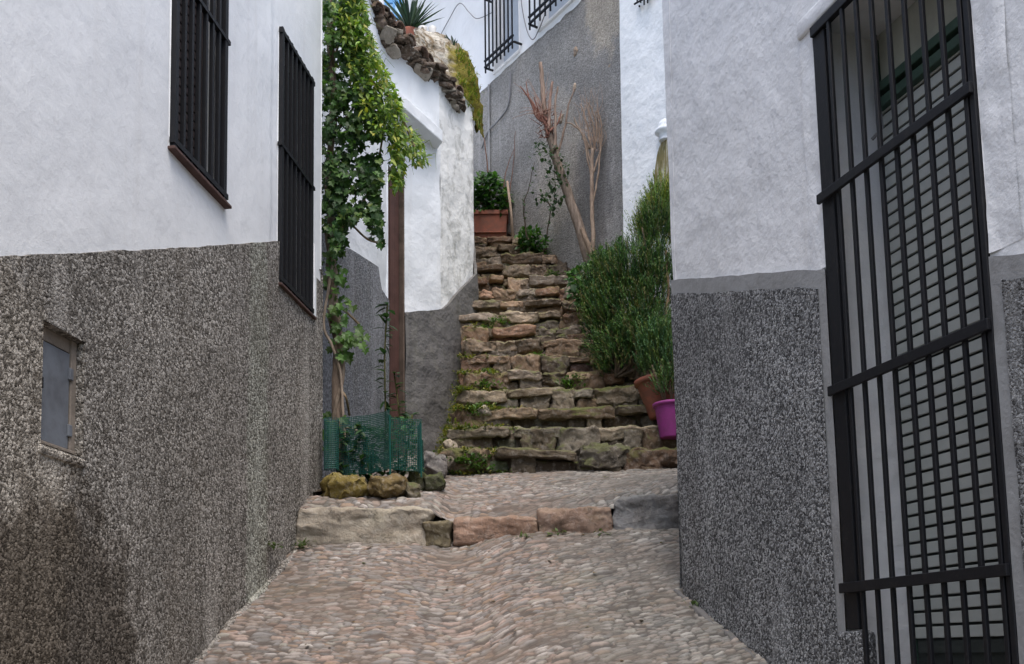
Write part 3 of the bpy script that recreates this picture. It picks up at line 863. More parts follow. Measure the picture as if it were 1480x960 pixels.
# broken eave of tiles and stones
e0, e1 = at(528, 14, 8.55), at(664, 146, 9.98)
rr = random.Random(5)
eave = MB()
for i in range(120):
    t = i/119; p = e0.lerp(e1, t)
    for k_ in range(2):
        q = p+Vector((rr.uniform(-.12, .03), rr.uniform(-.05, .10), rr.uniform(-.07, .05+.07*(1-t))+.04*math.sin(t*19)))
        stone_mesh(eave, q, (rr.uniform(.07, .17), rr.uniform(.08, .2), rr.uniform(.015, .05)), rr.random()*99, 6, rr.choice([(.10, .075, .055), (.06, .048, .038), (.17, .13, .10), (.08, .06, .045), (.36, .33, .28)]), (rr.uniform(-.4, .4), rr.uniform(-.3, .5), rr.uniform(0, 3)), .6, 9)
eo = eave.build('eave', M['tile_old'], house_m, True)
for i in range(9):        # half round tiles sticking out
    t = .06+i*.112; p = e0.lerp(e1, t)+Vector((-.05, .03, .06+rr.uniform(-.03, .03)))
    d_ = Vector((.85, -.50, -.16)).normalized(); b = MB()
    n = 8; vs = []
    side_ = Vector((.5, .86, 0)).normalized(); up = d_.cross(side_); up = up if up.z > 0 else -up
    for s_ in (-.14, .13+rr.uniform(-.04, .03)):
        for r_ in (.075, .060):
            for k_ in range(n+1):
                q = math.pi*k_/n; vs.append(p+d_*s_+side_*math.cos(q)*r_+up*math.sin(q)*r_)
    fs = []; m_ = n+1
    for k_ in range(n):
        fs += [(k_, k_+1, 2*m_+k_+1, 2*m_+k_), (m_+k_, 3*m_+k_, 3*m_+k_+1, m_+k_+1), (k_, m_+k_, m_+k_+1, k_+1), (2*m_+k_, 2*m_+k_+1, 3*m_+k_+1, 3*m_+k_)]
    b.add(vs, fs, (.15, .10, .075)); b.build('roof_tile', M['tile_old'], eo, True)
# plastered hump above the corner
HC = [[(598, 66, 9.55), (640, 128, 9.9), (670, 146, 10.1), (684, 170, 10.28), (688, 195, 10.45)],
      [(600, 52, 9.75), (634, 96, 10.0), (664, 112, 10.2), (684, 128, 10.42), (690, 190, 10.6)],
      [(604, 44, 10.0), (636, 62, 10.25), (660, 72, 10.4), (683, 100, 10.62), (692, 186, 10.8)],
      [(614, 44, 10.6), (640, 60, 10.75), (662, 68, 10.85), (684, 102, 11.1), (697, 190, 11.2)],
      [(622, 110, 11.2), (650, 120, 11.3), (672, 130, 11.4), (690, 150, 11.5), (700, 200, 11.6)]]
HC = [[at(*c) for c in row] for row in HC]
def cr(P, t):
    n = len(P)-1; x = min(max(t, 0), .9999)*n; i = int(x); t = x-i
    p0, p1, p2, p3 = P[max(i-1, 0)], P[i], P[i+1], P[min(i+2, n)]
    return .5*((2*p1)+(-p0+p2)*t+(2*p0-5*p1+4*p2-p3)*t*t+(-p0+3*p1-3*p2+p3)*t**3)
def hump(u_, v_):
    p = cr([cr(row, u_) for row in HC], v_)
    return p+noise.noise_vector(p*5)*.045+noise.noise_vector(p*14)*.03+noise.noise_vector(p*34)*.012
mb = MB(); N1, N2 = 60, 60; vs_h = [hump(i/(N1-1), j/(N2-1)) for i in range(N1) for j in range(N2)]
fs = [(i*N2+j, (i+1)*N2+j, (i+1)*N2+j+1, i*N2+j+1) for i in range(N1-1) for j in range(N2-1)]
mb.add(vs_h, fs)
mb.build('mossy_roof', M['mossy'], house_m, True)

# =================================================================== BACK HOUSE (big grey wall)
def onB_(px, py):
    Yb = 12
    for it in range(14): Yb = 12.6-(at(px, py, Yb).x+.22)*(12.6-10.25)/(1.29+.22)
    return at(px, py, Yb).z
BP = [(1.29, 10.25), (-.22, 12.60), (-.50, 13.15), (-1.62, 15.7)]
bus, bpos = line_param(BP)
uB = lambda Y: ux(bus, bpos, Y)
house_b = thing('tall_white_house', 'tall house behind the pruned trees with high grey roughcast base and barred windows above', 'house', (.4, 11.6, 4.4))
GZ = (onB_(716, 116)+onB_(825, 8))/2
sB = at(715, 105, 12.6).z
WB1 = (uB(12.03), uB(12.50), GZ+.07, 9.0); WB2 = (uB(11.0), uB(11.66), GZ+.10, 9.0)
mb = MB()
wall_patch(mb, BP, -1, lambda u: GZ-.03, lambda u: 10.6, GZ-.03, 10.6, [WB1, WB2], 0, .08, .08, .02, 2)
reveal(mb, bpos, -1, *WB1, .16); reveal(mb, bpos, -1, *WB2, .16)
mb.build('wall', M['white_far'], house_b, True)
mb = MB()
wall_patch(mb, BP, -1, lambda u: 3.5, lambda u: GZ-.02, 3.5, GZ, [], .02, .06, .06, .03, 2.5, wav=.03)
mb.build('plinth', M['rc_back'], house_b, True)
mb = MB(); shell(mb, [BP[-1], (2, 19), (6, 16), (6, 10.6), BP[0]], 2, 10.6)
cap(mb, BP+[(2, 19), (6, 16), (6, 10.6)], 10.59)
mb.build('rear_wall', M['white_far'], house_b)
def far_grille(hole, nb, label):
    u0, u1, z0, z1 = hole
    f = MB(); wbox(f, bpos, -1, u0, u1, z0, z1, -.16, -.14); fo_ = f.build('window', M['reveal_grey'], house_b); fo_['label'] = label
    r = MB()
    for i in range(nb):
        u = u0-.03+(u1-u0+.06)*i/(nb-1); wbox(r, bpos, -1, u-.008, u+.008, z0-.03, z1, .105, .121)
    for z in (z0+.05, z0+.13, z0+.95):
        wbox(r, bpos, -1, u0-.05, u1+.05, z-.010, z+.010, .10, .125)
    for u in (u0-.05, u1+.05):
        wbox(r, bpos, -1, u-.01, u+.01, z0+.04, z0+.06, -.02, .10); wbox(r, bpos, -1, u-.01, u+.01, z0+.94, z0+.96, -.02, .10)
    r.build('grille', M['iron'], fo_)
    for i in range(nb*2-1):
        pass
    k_ = MB(); wbox(k_, bpos, -1, u0-.02, u1+.02, z0-.03, z0, -.1, .02); k_.build('sill', M['white_far'], fo_, bevel=.006)
far_grille(WB1, 8, 'barred window above the grey wall at the house corner')
far_grille(WB2, 9, 'barred window cut off by the top of the picture')
# pale plaster ridge at the wall crease, broken plaster spots
mb = MB()
pc = bpos(uB(12.60))[0]
mb.tube([(pc.x-.01, pc.y-.03, z) for z in np.linspace(4.8, GZ-.05, 12)], .014, 6)
mb.build('pale_joint', M['cement'], house_b, True)
rr = random.Random(9)
for px, py, s_ in ((833, 75, .055), (831, 127, .05), (812, 172, .06), (881, 97, .04)):
    Yb = 10.9
    for it in range(8):
        p = at(px, py, Yb); X = p.x
        Yb = 12.6-(X+.22)*(12.6-10.25)/(1.29+.22)
    mb = MB(); stone_mesh(mb, (p.x-.0, Yb-.0, p.z), (s_*1.1, .05, s_*2), px, 12, (.45, .36, .28), (0, 0, R(-57)), .4, 2.5)
    mb.build('broken_plaster', M['stone_clean'], house_b, True)
# hanging cable loops
def cable(pts, parent, r=.006):
    P = [Vector(p) for p in pts]; out = []
    for i in range(len(P)-1):
        p0, p1, p2, p3 = P[max(i-1, 0)], P[i], P[i+1], P[min(i+2, len(P)-1)]
        for k_ in range(6):
            t = k_/6; out.append(.5*((2*p1)+(-p0+p2)*t+(2*p0-5*p1+4*p2-p3)*t*t+(-p0+3*p1-3*p2+p3)*t**3))
    out.append(P[-1]); m_ = MB(); m_.tube(out, r, 6); return m_.build('cable', M['cable'], parent, True)
def onB(px, py, k_=.05):
    u = 0; Yb = 12
    for it in range(12):
        X = at(px, py, Yb).x
        if X > -.22: Yb = 12.6-(X+.22)*(12.6-10.25)/(1.29+.22)
        elif X > -.5: Yb = 12.6+(-.22-X)*.55/.28
        else: Yb = 13.15+(-.5-X)*2.55/1.12
    return at(px, py, Yb-k_)
cable([onB(x, y) for x, y in ((752, -10), (756, 20), (763, 48), (771, 57), (780, 40), (788, 20))], house_b)
cable([onB(x, y) for x, y in ((632, 60), (648, 30), (664, 5), (678, 18), (690, 27), (712, 18))], house_b)
cable([onB(x, y) for x, y in ((738, 105), (735, 150), (722, 172), (706, 190), (696, 215))], house_b, .010)

# =================================================================== WHITE HOUSE AT RIGHT MIDDLE
DP = [(1.165, 10.12), (1.85, 8.9), (1.95, 6.9), (1.9, 6.2)]
dus, dpos = line_param(DP)
house_d = thing('narrow_white_house', 'bright white house wall between the grey wall and the right house above the rosemary', 'house', (1.5, 9.5, 2.8))
mb = MB()
wall_patch(mb, DP, -1, lambda u: 1.0, lambda u: 7.6, 1.0, 7.6, [], 0, .06, .06, .03, 2.2)
shell(mb, [(1.90, 10.7), (1.165, 10.12)], 1, 7.6)
shell(mb, [DP[-1], (5.5, 6.9), (5.5, 10.5), (1.9, 10.7)], 1, 7.6)
cap(mb, DP+[(5.5, 6.9), (5.5, 10.5), (1.9, 10.7)], 7.59)
mb.build('wall', M['white_d'], house_d, True)
def onD(px, py, k_=.0):
    Yb = 9.6
    for it in range(12):
        X = at(px, py, Yb).x; Yb = 10.12-(X-1.165)*(10.12-8.9)/(1.85-1.165)
    return at(px, py, Yb-k_)
# small scalloped wall spout with streaks below
p = onD(961, 192)
mb = MB()
mb.lathe((p.x, p.y-.02, p.z), [(.02, .12), (.05, .10), (.065, .06), (.07, .03), (.095, .015), (.10, -.01), (.07, -.025), (.05, -.06), (.06, -.08), (.06, -.09), (.0, -.09)], 20)
mb.build('wall_spout', M['white_b'], house_d, True)
def streakmat():
    m = NM('moss_streak')
    a = m.noise(3, 6, .7, m.mapping((12, 12, 1.4)))
    c = m.mix(m.ramp(a, [(.36, 0), (.50, 1)]), (.62, .60, .50), (.24, .20, .09))
    c = m.mix(m.ramp(m.noise(9, 5, .6, m.mapping((3, 3, .6))), [(.52, 0), (.66, .9)]), c, (.13, .12, .05))
    return m.fin(c, .9, m.bump(a, .5, .01), .2)
mb = MB(); rows = 22; vs = []; us_ = 9
for j in range(rows):
    t = j/(rows-1); py = 196+t*130; wl = np.interp(t, [0, .3, 1], [6, 14, 28]); 
    for i in range(us_):
        s_ = i/(us_-1); edge = noise.noise(Vector((t*7, i, 3)))*3
        q = onD(958+(s_-.5)*2*wl+4+edge, py+noise.noise(Vector((i*1.7, t*3, 0)))*8, .03); vs.append(q)
fs = [(j*us_+i, j*us_+i+1, (j+1)*us_+i+1, (j+1)*us_+i) for j in range(rows-1) for i in range(us_-1)]
mb.add(vs, fs); mb.build('mossy_streak', streakmat(), house_d, True)
# corner of a window grille at the top
gq = MB()
for px in (921, 926, 931, 936):
    gq.tube([onD(px, 4 if px < 930 else 12-(px-921)*.5, .12), onD(px, -60, .12)], .008, 6)
gq.tube([onD(917, 6, .12), onD(942, -8, .12)], .010, 6); gq.tube([onD(924, 9, .12), onD(924, 9, -.01)], .010, 6)
gq.tube([onD(938, -2, .12), onD(938, -2, -.01)], .010, 6)
gq.build('window_grille', M['iron'], house_d)

# =================================================================== FAR HOUSE WITH BLUE DOOR
house_f = thing('far_white_house', 'far white house at the very top with a blue glazed door', 'house', (-2.4, 16.4, 6))
mb = MB(); mb.box((-5.5, 16.4, 5), (-1.3, 20, 12.5)); mb.build('wall', M['white_far'], house_f)
p0, p1 = at(556, 30, 16.38), at(583, -60, 16.38)
mb = MB(); x0, x1, z0, z1 = p0.x, p1.x, p0.z-.8, p1.z
for a, b in ((x0, x0+.035), (x1-.035, x1), ((x0+x1)/2-.018, (x0+x1)/2+.018)): mb.box((a, 16.33, z0), (b, 16.39, z1))
for z in (p0.z+.02, at(0, 12, 16.38).z, z1-.04): mb.box((x0+.035, 16.335, z), ((x0+x1)/2-.018, 16.385, z+.05)); mb.box(((x0+x1)/2+.018, 16.335, z), (x1-.035, 16.385, z+.05))
fo_ = mb.build('blue_door', M['blue'], house_f)
mb = MB(); mb.box((x0+.02, 16.36, z0), (x1-.02, 16.375, z1)); mb.build('glass', M['glass_blue'], fo_)
mb = MB(); q = at(540, 14, 16.3); mb.box((x0-.42, 16.30, z0), (x0-.10, 16.39, z1)); mb.build('pilaster', M['white_d'], house_f)

# =================================================================== PLANT HELPERS
LEAFSH = {}
def leaf(mb, p, d, up, L, W, c, fold=.25, droop=.2):
    """pointed leaf, 6 faces folded along midrib"""
    d = d.normalized(); s = d.cross(up); s = s.normalized() if s.length > 1e-4 else d.orthogonal().normalized()
    n = s.cross(d).normalized()
    prof = [(0, 0), (.22, .42), (.5, .5), (.78, .28), (1, 0)]
    mid = [p+d*(t*L)-n*(droop*L*t*t) for t, _ in prof]
    vs = [mid[0]]
    for i in (1, 2, 3):
        off = s*(prof[i][1]*W); lift = n*(prof[i][1]*W*fold)
        vs += [mid[i]-off+lift, mid[i], mid[i]+off+lift]
    vs.append(mid[4])
    fs = [(0, 2, 1), (0, 3, 2), (1, 2, 5, 4), (2, 3, 6, 5), (4, 5, 8, 7), (5, 6, 9, 8), (7, 8, 10), (8, 9, 10)]
    mb.add(vs, fs, c)
def palm_leaf(mb, p, d, up, S, c):
    """five pointed lobed vine leaf"""
    d = d.normalized(); s = d.cross(up); s = s.normalized() if s.length > 1e-4 else d.orthogonal().normalized()
    n = s.cross(d).normalized()
    pts = [(0, 0), (.28, -.12), (.50, .12), (.34, .30), (.52, .58), (.22, .62), (0, 1.0), (-.22, .62), (-.52, .58), (-.34, .30), (-.50, .12), (-.28, -.12)]
    vs = [p+d*(.35*S)]
    for x, y in pts: vs.append(p+s*(x*S)+d*(y*S)+n*(.28*abs(x)*S-.16*y*y*S))
    m_ = len(pts)
    mb.add(vs, [(0, 1+i, 1+(i+1) % m_) for i in range(m_)], c)
def rv(r, s=1): return Vector((r.gauss(0, s), r.gauss(0, s), r.gauss(0, s)))
def vary(r, c, a=.3):
    k_ = 1+r.uniform(-a, a); return (max(0, c[0]*k_*(1+r.uniform(-.15, .15))), c[1]*k_, max(0, c[2]*k_*(1+r.uniform(-.2, .2))))

# =================================================================== CLIMBING VINE
vine = thing('climbing_vine', 'tall leafy climbing vine hanging beside the left house corner above the green mesh', 'vine', tuple(at(492, 683, 6.75)))
rr = random.Random(11)
mb = MB()
def path3(pts, n=8):
    P = [Vector(p) for p in pts]; out = []
    for i in range(len(P)-1):
        p0, p1, p2, p3 = P[max(i-1, 0)], P[i], P[i+1], P[min(i+2, len(P)-1)]
        for k_ in range(n):
            t = k_/n; out.append(.5*((2*p1)+(-p0+p2)*t+(2*p0-5*p1+4*p2-p3)*t*t+(-p0+3*p1-3*p2+p3)*t**3))
    out.append(P[-1]); return out
VY = 6.78
tr = path3([P3(x, y, VY) for x, y in ((496, 684), (491, 640), (487, 570), (489, 500), (482, 440), (478, 390), (480, 340), (476, 250), (482, 150), (478, 60), (484, -40))])
mb.tube(tr, [.040+.012*noise.noise(Vector((i*.4, 0, 0)))-.00017*i*1.2 for i in range(len(tr))], 9, (.8, .72, .64))
tr2 = []
for i, p in enumerate(tr[:50]):
    a = i*.33; tr2.append(p+Vector((math.cos(a)*.035, math.sin(a)*.035, 0)))
mb.tube(tr2, .015, 6, (.95, .9, .8))
tr3 = path3([P3(x, y, VY-.05) for x, y in ((503, 684), (496, 600), (492, 540), (480, 500), (468, 470), (476, 410), (490, 330))])
mb.tube(tr3, .010, 6, (1.25, 1.2, 1.1))
for pts in ([(482, 340), (520, 300), (545, 240), (560, 150)], [(480, 200), (515, 150), (540, 120), (575, 160), (600, 215)], [(480, 90), (500, 40), (520, 0), (530, -40)], [(485, 340), (500, 320), (530, 345), (552, 352)],
            [(487, 440), (505, 455), (520, 470)], [(490, 560), (500, 575), (505, 600)]):
    mb.tube(path3([P3(x, y, VY+.05+rr.uniform(-.1, .2)) for x, y in pts]), [.008]*(8*(len(pts)-1)+1), 6, (.9, .8, .6))
mb.build('stem', M['bark_pale'], vine, True)
# broad dark leaves: outline polygon in picture -> scattered volume with depth
def inpoly(x, y, P):
    r_ = False; j = len(P)-1
    for i in range(len(P)):
        if (P[i][1] > y) != (P[j][1] > y) and x < (P[j][0]-P[i][0])*(y-P[i][1])/(P[j][1]-P[i][1])+P[i][0]: r_ = not r_
        j = i
    return r_
def scatter(r, poly, n, Yf, dens=None):
    xs = [p[0] for p in poly]; ys = [p[1] for p in poly]; out = []
    while len(out) < n:
        x, y = r.uniform(min(xs), max(xs)), r.uniform(min(ys), max(ys))
        if not inpoly(x, y, poly): continue
        if dens and r.random() > dens(x, y): continue
        out.append((x, y, Yf(r, x, y)))
    return out
dark = [(464, -40), (516, -40), (524, 60), (536, 130), (550, 200), (552, 250), (548, 300), (554, 355), (540, 352), (524, 300), (500, 340), (490, 370), (476, 350), (466, 320), (463, 150)]
mb = MB()
clump = lambda x, y: .12+1.3*max(0, noise.noise(Vector((x*.04, y*.04, 1.0)))+.25)
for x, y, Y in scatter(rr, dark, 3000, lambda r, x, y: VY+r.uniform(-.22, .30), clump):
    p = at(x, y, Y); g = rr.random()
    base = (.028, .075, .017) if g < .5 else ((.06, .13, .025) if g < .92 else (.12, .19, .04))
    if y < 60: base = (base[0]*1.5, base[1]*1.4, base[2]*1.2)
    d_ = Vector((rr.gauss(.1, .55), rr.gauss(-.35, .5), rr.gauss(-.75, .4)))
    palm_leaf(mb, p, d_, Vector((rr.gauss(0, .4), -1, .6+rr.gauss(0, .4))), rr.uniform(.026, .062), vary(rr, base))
# strands hanging lower down the stem
for (x0_, y0_, x1_, y1_, n) in ((478, 360, 500, 520, 120), (495, 480, 522, 500, 25), (472, 640, 482, 600, 20)):
    for i in range(n):
        t = rr.random(); p = at(x0_+(x1_-x0_)*t+rr.gauss(0, 8), y0_+(y1_-y0_)*t+rr.gauss(0, 8), VY+rr.uniform(-.12, .1))
        palm_leaf(mb, p, Vector((rr.gauss(.2, .5), -.3, rr.gauss(-.8, .3))), Vector((0, -1, .5)), rr.uniform(.03, .07), vary(rr, (.07, .15, .025)))
mb.build('broad_leaves', M['leaf'], vine)
bright = [(490, -30), (520, -30), (535, 45), (545, 75), (562, 105), (574, 140), (586, 175), (612, 208), (618, 235), (600, 240), (588, 215), (580, 270), (566, 275), (562, 200), (530, 190), (505, 110), (490, 40)]
mb = MB()
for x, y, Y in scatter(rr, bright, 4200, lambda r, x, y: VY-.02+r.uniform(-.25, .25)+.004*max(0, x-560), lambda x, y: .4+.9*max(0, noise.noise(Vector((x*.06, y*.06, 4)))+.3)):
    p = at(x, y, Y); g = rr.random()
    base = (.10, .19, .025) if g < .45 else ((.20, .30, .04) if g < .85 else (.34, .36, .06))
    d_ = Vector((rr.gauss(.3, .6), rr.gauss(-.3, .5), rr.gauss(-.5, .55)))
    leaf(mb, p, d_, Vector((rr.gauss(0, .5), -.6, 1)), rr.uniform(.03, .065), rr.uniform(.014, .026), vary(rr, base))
for i in range(22):
    x, y, Y = scatter(rr, bright, 1, lambda r, x, y: VY+.2)[0]; p = at(x, y, Y)
    q = [p, p+Vector((.05, -.04, .0))+rv(rr, .02), p+Vector((.08, -.03, -.05))+rv(rr, .02)]
    mb.tube(q, [.003, .002, .001], 4, (.2, .25, .06))
mb.build('fine_leaves', M['leaf'], vine)

# =================================================================== PLANTER EDGE AND GREEN MESH
g_ = 'mossy rocks edging the plant corner'
rocks = [(467, 528, 684, 724, (.22, .17, .05), 'long ochre mossy rock at the foot of the left house corner'), (525, 588, 686, 723, (.19, .14, .06), 'brown ochre rock in the middle of the planter edge'),
         (580, 606, 694, 724, (.16, .14, .09), 'small upright grey rock at the right end of the planter edge'), (590, 616, 680, 706, (.08, .085, .04), 'small dark mossy rock behind the planter edge'), (612, 638, 684, 708, (.07, .075, .04), 'dark round mossy rock farthest right of the planter edge')]
for i, (a, b, t, bt, c_, lb) in enumerate(rocks):
    Y = 6.30 if i < 3 else 6.62
    p, q = at(a, bt, Y), at(b, t, Y); c0_ = ((p.x+q.x)/2, Y+.08, (p.z+q.z)/2)
    mb = MB(); stone_mesh(mb, c0_, (q.x-p.x, .26 if i < 2 else .14, (q.z-p.z)), 40+i, 12, c_, (0, R(rr.uniform(-5, 5)), R(rr.uniform(-10, 10))), .32, 3)
    o = mb.build('mossy_rock', M['moss_stone' if i > 1 else 'stone_clean'], None, True); tag(o, lb, 'rock', g_)
# soil behind the rocks
sheet('planter_soil', np.arange(-1.45, -.62, .03), np.arange(6.36, 7.3, .04), lambda x, y: float(land_np(np.array(x), np.array(y)))+.035-.10*max(0, (x+.75)*4)+.02*noise.noise(Vector((x*9, y*9, 0))), M['soil'])
def mesh_panel(a, b, z0, z1, curve, seed, cell=.0115):
    mb = MB(); a, b = Vector(a), Vector(b); L = (b-a).length; nx = int(L/cell); nz = int((z1-z0)/cell)
    def pt(s, z): 
        p = a.lerp(b, s); n = Vector((-(b-a).y, (b-a).x)).normalized()
        k_ = curve*math.sin(s*math.pi)+.012*noise.noise(Vector((s*4, z*5, seed)))
        return Vector((p.x+n.x*k_, p.y+n.y*k_, z+.01*noise.noise(Vector((s*3, 0, seed)))))
    t_ = .0021
    for i in range(nx+1):
        mb.tube([pt(i/nx, z0+(z1-z0)*j/6) for j in range(7)], t_, 4)
    for j in range(nz+1):
        z = z0+(z1-z0)*j/nz
        mb.tube([pt(i/10, z) for i in range(11)], t_, 4)
    return mb
mY = 6.50
q = lambda px, Y: (at(px, 650, Y).x, Y)
fence = thing('plastic_mesh_fence', 'green plastic garden mesh round the plants at the foot of the vine', 'mesh fence', (at(540, 685, 6.5).x, 6.5, .98))
zt1 = at(0, 602, 6.5).z; zb1 = at(0, 686, 6.5).z
mesh_panel(q(492, 6.62), q(563, 6.42), zb1, zt1, .05, 1).build('mesh_panel', M['greenmesh'], fence)
mesh_panel(q(563, 6.42), q(609, 6.50), zb1, at(0, 612, 6.5).z, .03, 2).build('mesh_panel', M['greenmesh'], fence)
mesh_panel(q(609, 6.50), q(612, 7.1), zb1, at(0, 615, 6.5).z, .03, 2).build('mesh_panel', M['greenmesh'], fence)
mb = MB(); c_ = at(479, 680, 6.45)
for i in range(3):
    m2 = []
    for r_ in (.040, .032, .024):
        pass
for k_ in range(26):
    z = c_.z+.30*k_/25+.01
    mb.tube([(c_.x+.045*math.cos(a), c_.y+.045*math.sin(a), z) for a in np.linspace(0, 2*math.pi, 15)], .003, 4, cap=False)
for a in np.linspace(0, 2*math.pi, 19)[:-1]:
    mb.tube([(c_.x+.045*math.cos(a), c_.y+.045*math.sin(a), c_.z), (c_.x+.045*math.cos(a), c_.y+.045*math.sin(a), c_.z+.33)], .003, 4)
mb.build('mesh_roll', M['greenmesh'], fence)
mb = MB(); a = at(564, 690, 6.41); mb.tube([a, at(563, 600, 6.41)], .006, 6); mb.tube([at(609, 690, 6.49), at(608, 612, 6.49)], .006, 6); mb.build('stake', M['greenmesh'], fence)
# stem plant by the door
pl = thing('leafy_shrub', 'thin leafy shrub growing inside the green mesh in front of the brown door', 'shrub', tuple(at(575, 680, 6.8)))
mb = MB(); lf = MB()
for pts in ([(556, 684), (557, 600), (556, 520), (558, 470), (560, 440)], [(575, 684), (578, 620), (575, 580), (570, 540)], [(585, 684), (590, 640), (596, 600)], [(540, 684), (530, 640), (515, 615)]):
    P_ = path3([P3(x, y, 6.8) for x, y in pts]); mb.tube(P_, .006, 6, (.7, .9, .5))
    for p in P_:
        for kk in range(2):
            if rr.random() < .75: leaf(lf, p, Vector((rr.gauss(0, 1), rr.gauss(-.3, .6), rr.gauss(.0, .3))), Vector((0, -.3, 1)), rr.uniform(.05, .10), rr.uniform(.03, .055), vary(rr, (.025, .065, .022)))
for x, y, Y in scatter(rr, [(560, 690), (562, 605), (600, 600), (606, 690)], 260, lambda r, x, y: 6.75+r.uniform(-.2, .3)):
    leaf(lf, at(x, y, Y), Vector((rr.gauss(0, 1), rr.gauss(-.3, .6), rr.gauss(.2, .5))), Vector((0, -.3, 1)), rr.uniform(.03, .07), rr.uniform(.02, .04), vary(rr, (.05, .11, .03)))
mb.build('stem', M['bark'], pl, True); lf.build('foliage', M['leaf'], pl)
lf = MB()
for x, y, Y in scatter(rr, [(484, 690), (488, 622), (520, 608), (560, 625), (562, 690)], 520, lambda r, x, y: 6.8+r.uniform(-.25, .25)):
    leaf(lf, at(x, y, Y), Vector((rr.gauss(0, 1), rr.gauss(-.3, .6), rr.gauss(.3, .5))), Vector((0, -.3, 1)), rr.uniform(.03, .08), rr.uniform(.02, .04), vary(rr, (.035, .085, .025)))
pl2 = thing('leafy_shrub', 'dark low leafy plants behind the green mesh beside the vine stem', 'shrub', tuple(at(520, 685, 6.8)))
lf.build('foliage', M['leaf'], pl2)
mb = MB(); mb.tube(path3([P3(x, y, 6.85) for x, y in ((520, 684), (528, 650), (518, 625), (500, 618))]), .008, 6, (1.6, 1.6, 1.5)); mb.build('stem', M['bark_pale'], pl2, True)

# =================================================================== ROSEMARY BUSHES
def rosemary(mb, wood, base, hts, n, seed, colr, spread=.5, inner=.25, L=(.10, .22)):
    """hts: list of (center Vector, radii) lobes; sprigs grow outward and up"""
    r = random.Random(seed)
    for i in range(n):
        c, rad, up = r.choices(hts, weights=[h[1][0]*h[1][1]*h[1][2] for h in hts])[0]
        while True:
            v = rv(r, 1).normalized()
            if v.z > -.55: break
        k_ = r.uniform(inner, 1)**.45
        p = c+Vector((v.x*rad[0], v.y*rad[1], v.z*rad[2]))*k_
        g = (v*.45+Vector((0, 0, up))+rv(r, .18)).normalized()
        l_ = r.uniform(*L); b = vary(r, r.choice(colr), .25)
        bend = rv(r, .12)
        prev = p
        nn = int(l_/.011)
        for k2 in range(nn):
            t = k2/nn; q = p+g*(l_*t)+bend*(l_*t*t)
            a = r.uniform(0, 6.28); o_ = g.orthogonal().normalized(); o2 = g.cross(o_)
            dd = (o_*math.cos(a)+o2*math.sin(a))*.8+g*.9
            dd.normalize(); s_ = dd.cross(g).normalized()*.0032
            ln = .026*(1-.45*t); tip = tuple(min(1, x*(1+.6*t)) for x in b)
            mb.add([q-s_, q+s_, q+dd*ln+s_*.5, q+dd*ln-s_*.5], [(0, 1, 2, 3)], tip)
        s_ = g.orthogonal().normalized()*.002
        mb.add([p-s_, p+s_, p+g*l_], [(0, 1, 2)], (b[0]*1.1, b[1]*.9, b[2]))
ros = thing('rosemary_bush', 'large dense dark green rosemary bush growing against the right side of the steps', 'bush', tuple(at(895, 540, 8.75)))
lobes = []
for px, py, Y, rx, rz, up in ((903, 455, 8.75, .33, .36, 1.0), (868, 425, 8.85, .19, .24, 1.1), (862, 462, 8.8, .15, .20, .9), (880, 385, 8.85, .15, .14, 1.3), (915, 400, 8.75, .30, .26, 1), (950, 420, 8.6, .22, .40, 1), (905, 505, 8.65, .28, .20, .5), (948, 335, 8.75, .15, .26, 1.3), (935, 480, 8.5, .25, .25, .7), (880, 500, 8.8, .20, .18, .6), (900, 530, 8.6, .24, .12, .6)):
    lobes.append((at(px, py, Y), (rx, rx*.9, rz), up))
mb = MB()
rosemary(mb, None, None, lobes, 6400, 3, [(.022, .060, .018), (.034, .085, .022), (.055, .12, .028), (.09, .16, .035), (.016, .04, .014), (.13, .13, .05)], L=(.06, .17))
mb.build('foliage', M['needle'], ros)
mb = MB()
for i in range(16):
    t = rr.choice(lobes)[0]; b = at(900+rr.uniform(-12, 25), 545, 8.7)
    mb.tube(path3([b, b.lerp(t, .5)+rv(rr, .06), t+rv(rr, .08)]), [.016-.0007*k_ for k_ in range(17)], 6)
mb.tube(path3([P3(*a) for a in ((958, 560, 8.3), (960, 480, 8.4), (966, 420, 8.5), (962, 360, 8.6))]), .012, 6, (2, 1.8, 1.6))
mb.build('stem', M['bark'], ros, True)
ros2 = thing('rosemary_bush', 'light yellow green rosemary top rising against the white wall below the spout', 'bush', tuple(at(950, 400, 9.0)))
mb = MB()
rosemary(mb, None, None, [(at(950, 335, 9.0), (.17, .15, .33), 1.4), (at(955, 300, 9.05), (.12, .12, .22), 1.6), (at(928, 345, 9.0), (.10, .1, .16), 1.2)], 800, 8, [(.10, .16, .03), (.14, .20, .03), (.07, .12, .03), (.22, .24, .03)])
mb.build('foliage', M['needle'], ros2)
mb = MB(); mb.tube([at(950, 420, 9.0), at(950, 330, 9.0)], .012, 6); mb.build('stem', M['bark'], ros2, True)

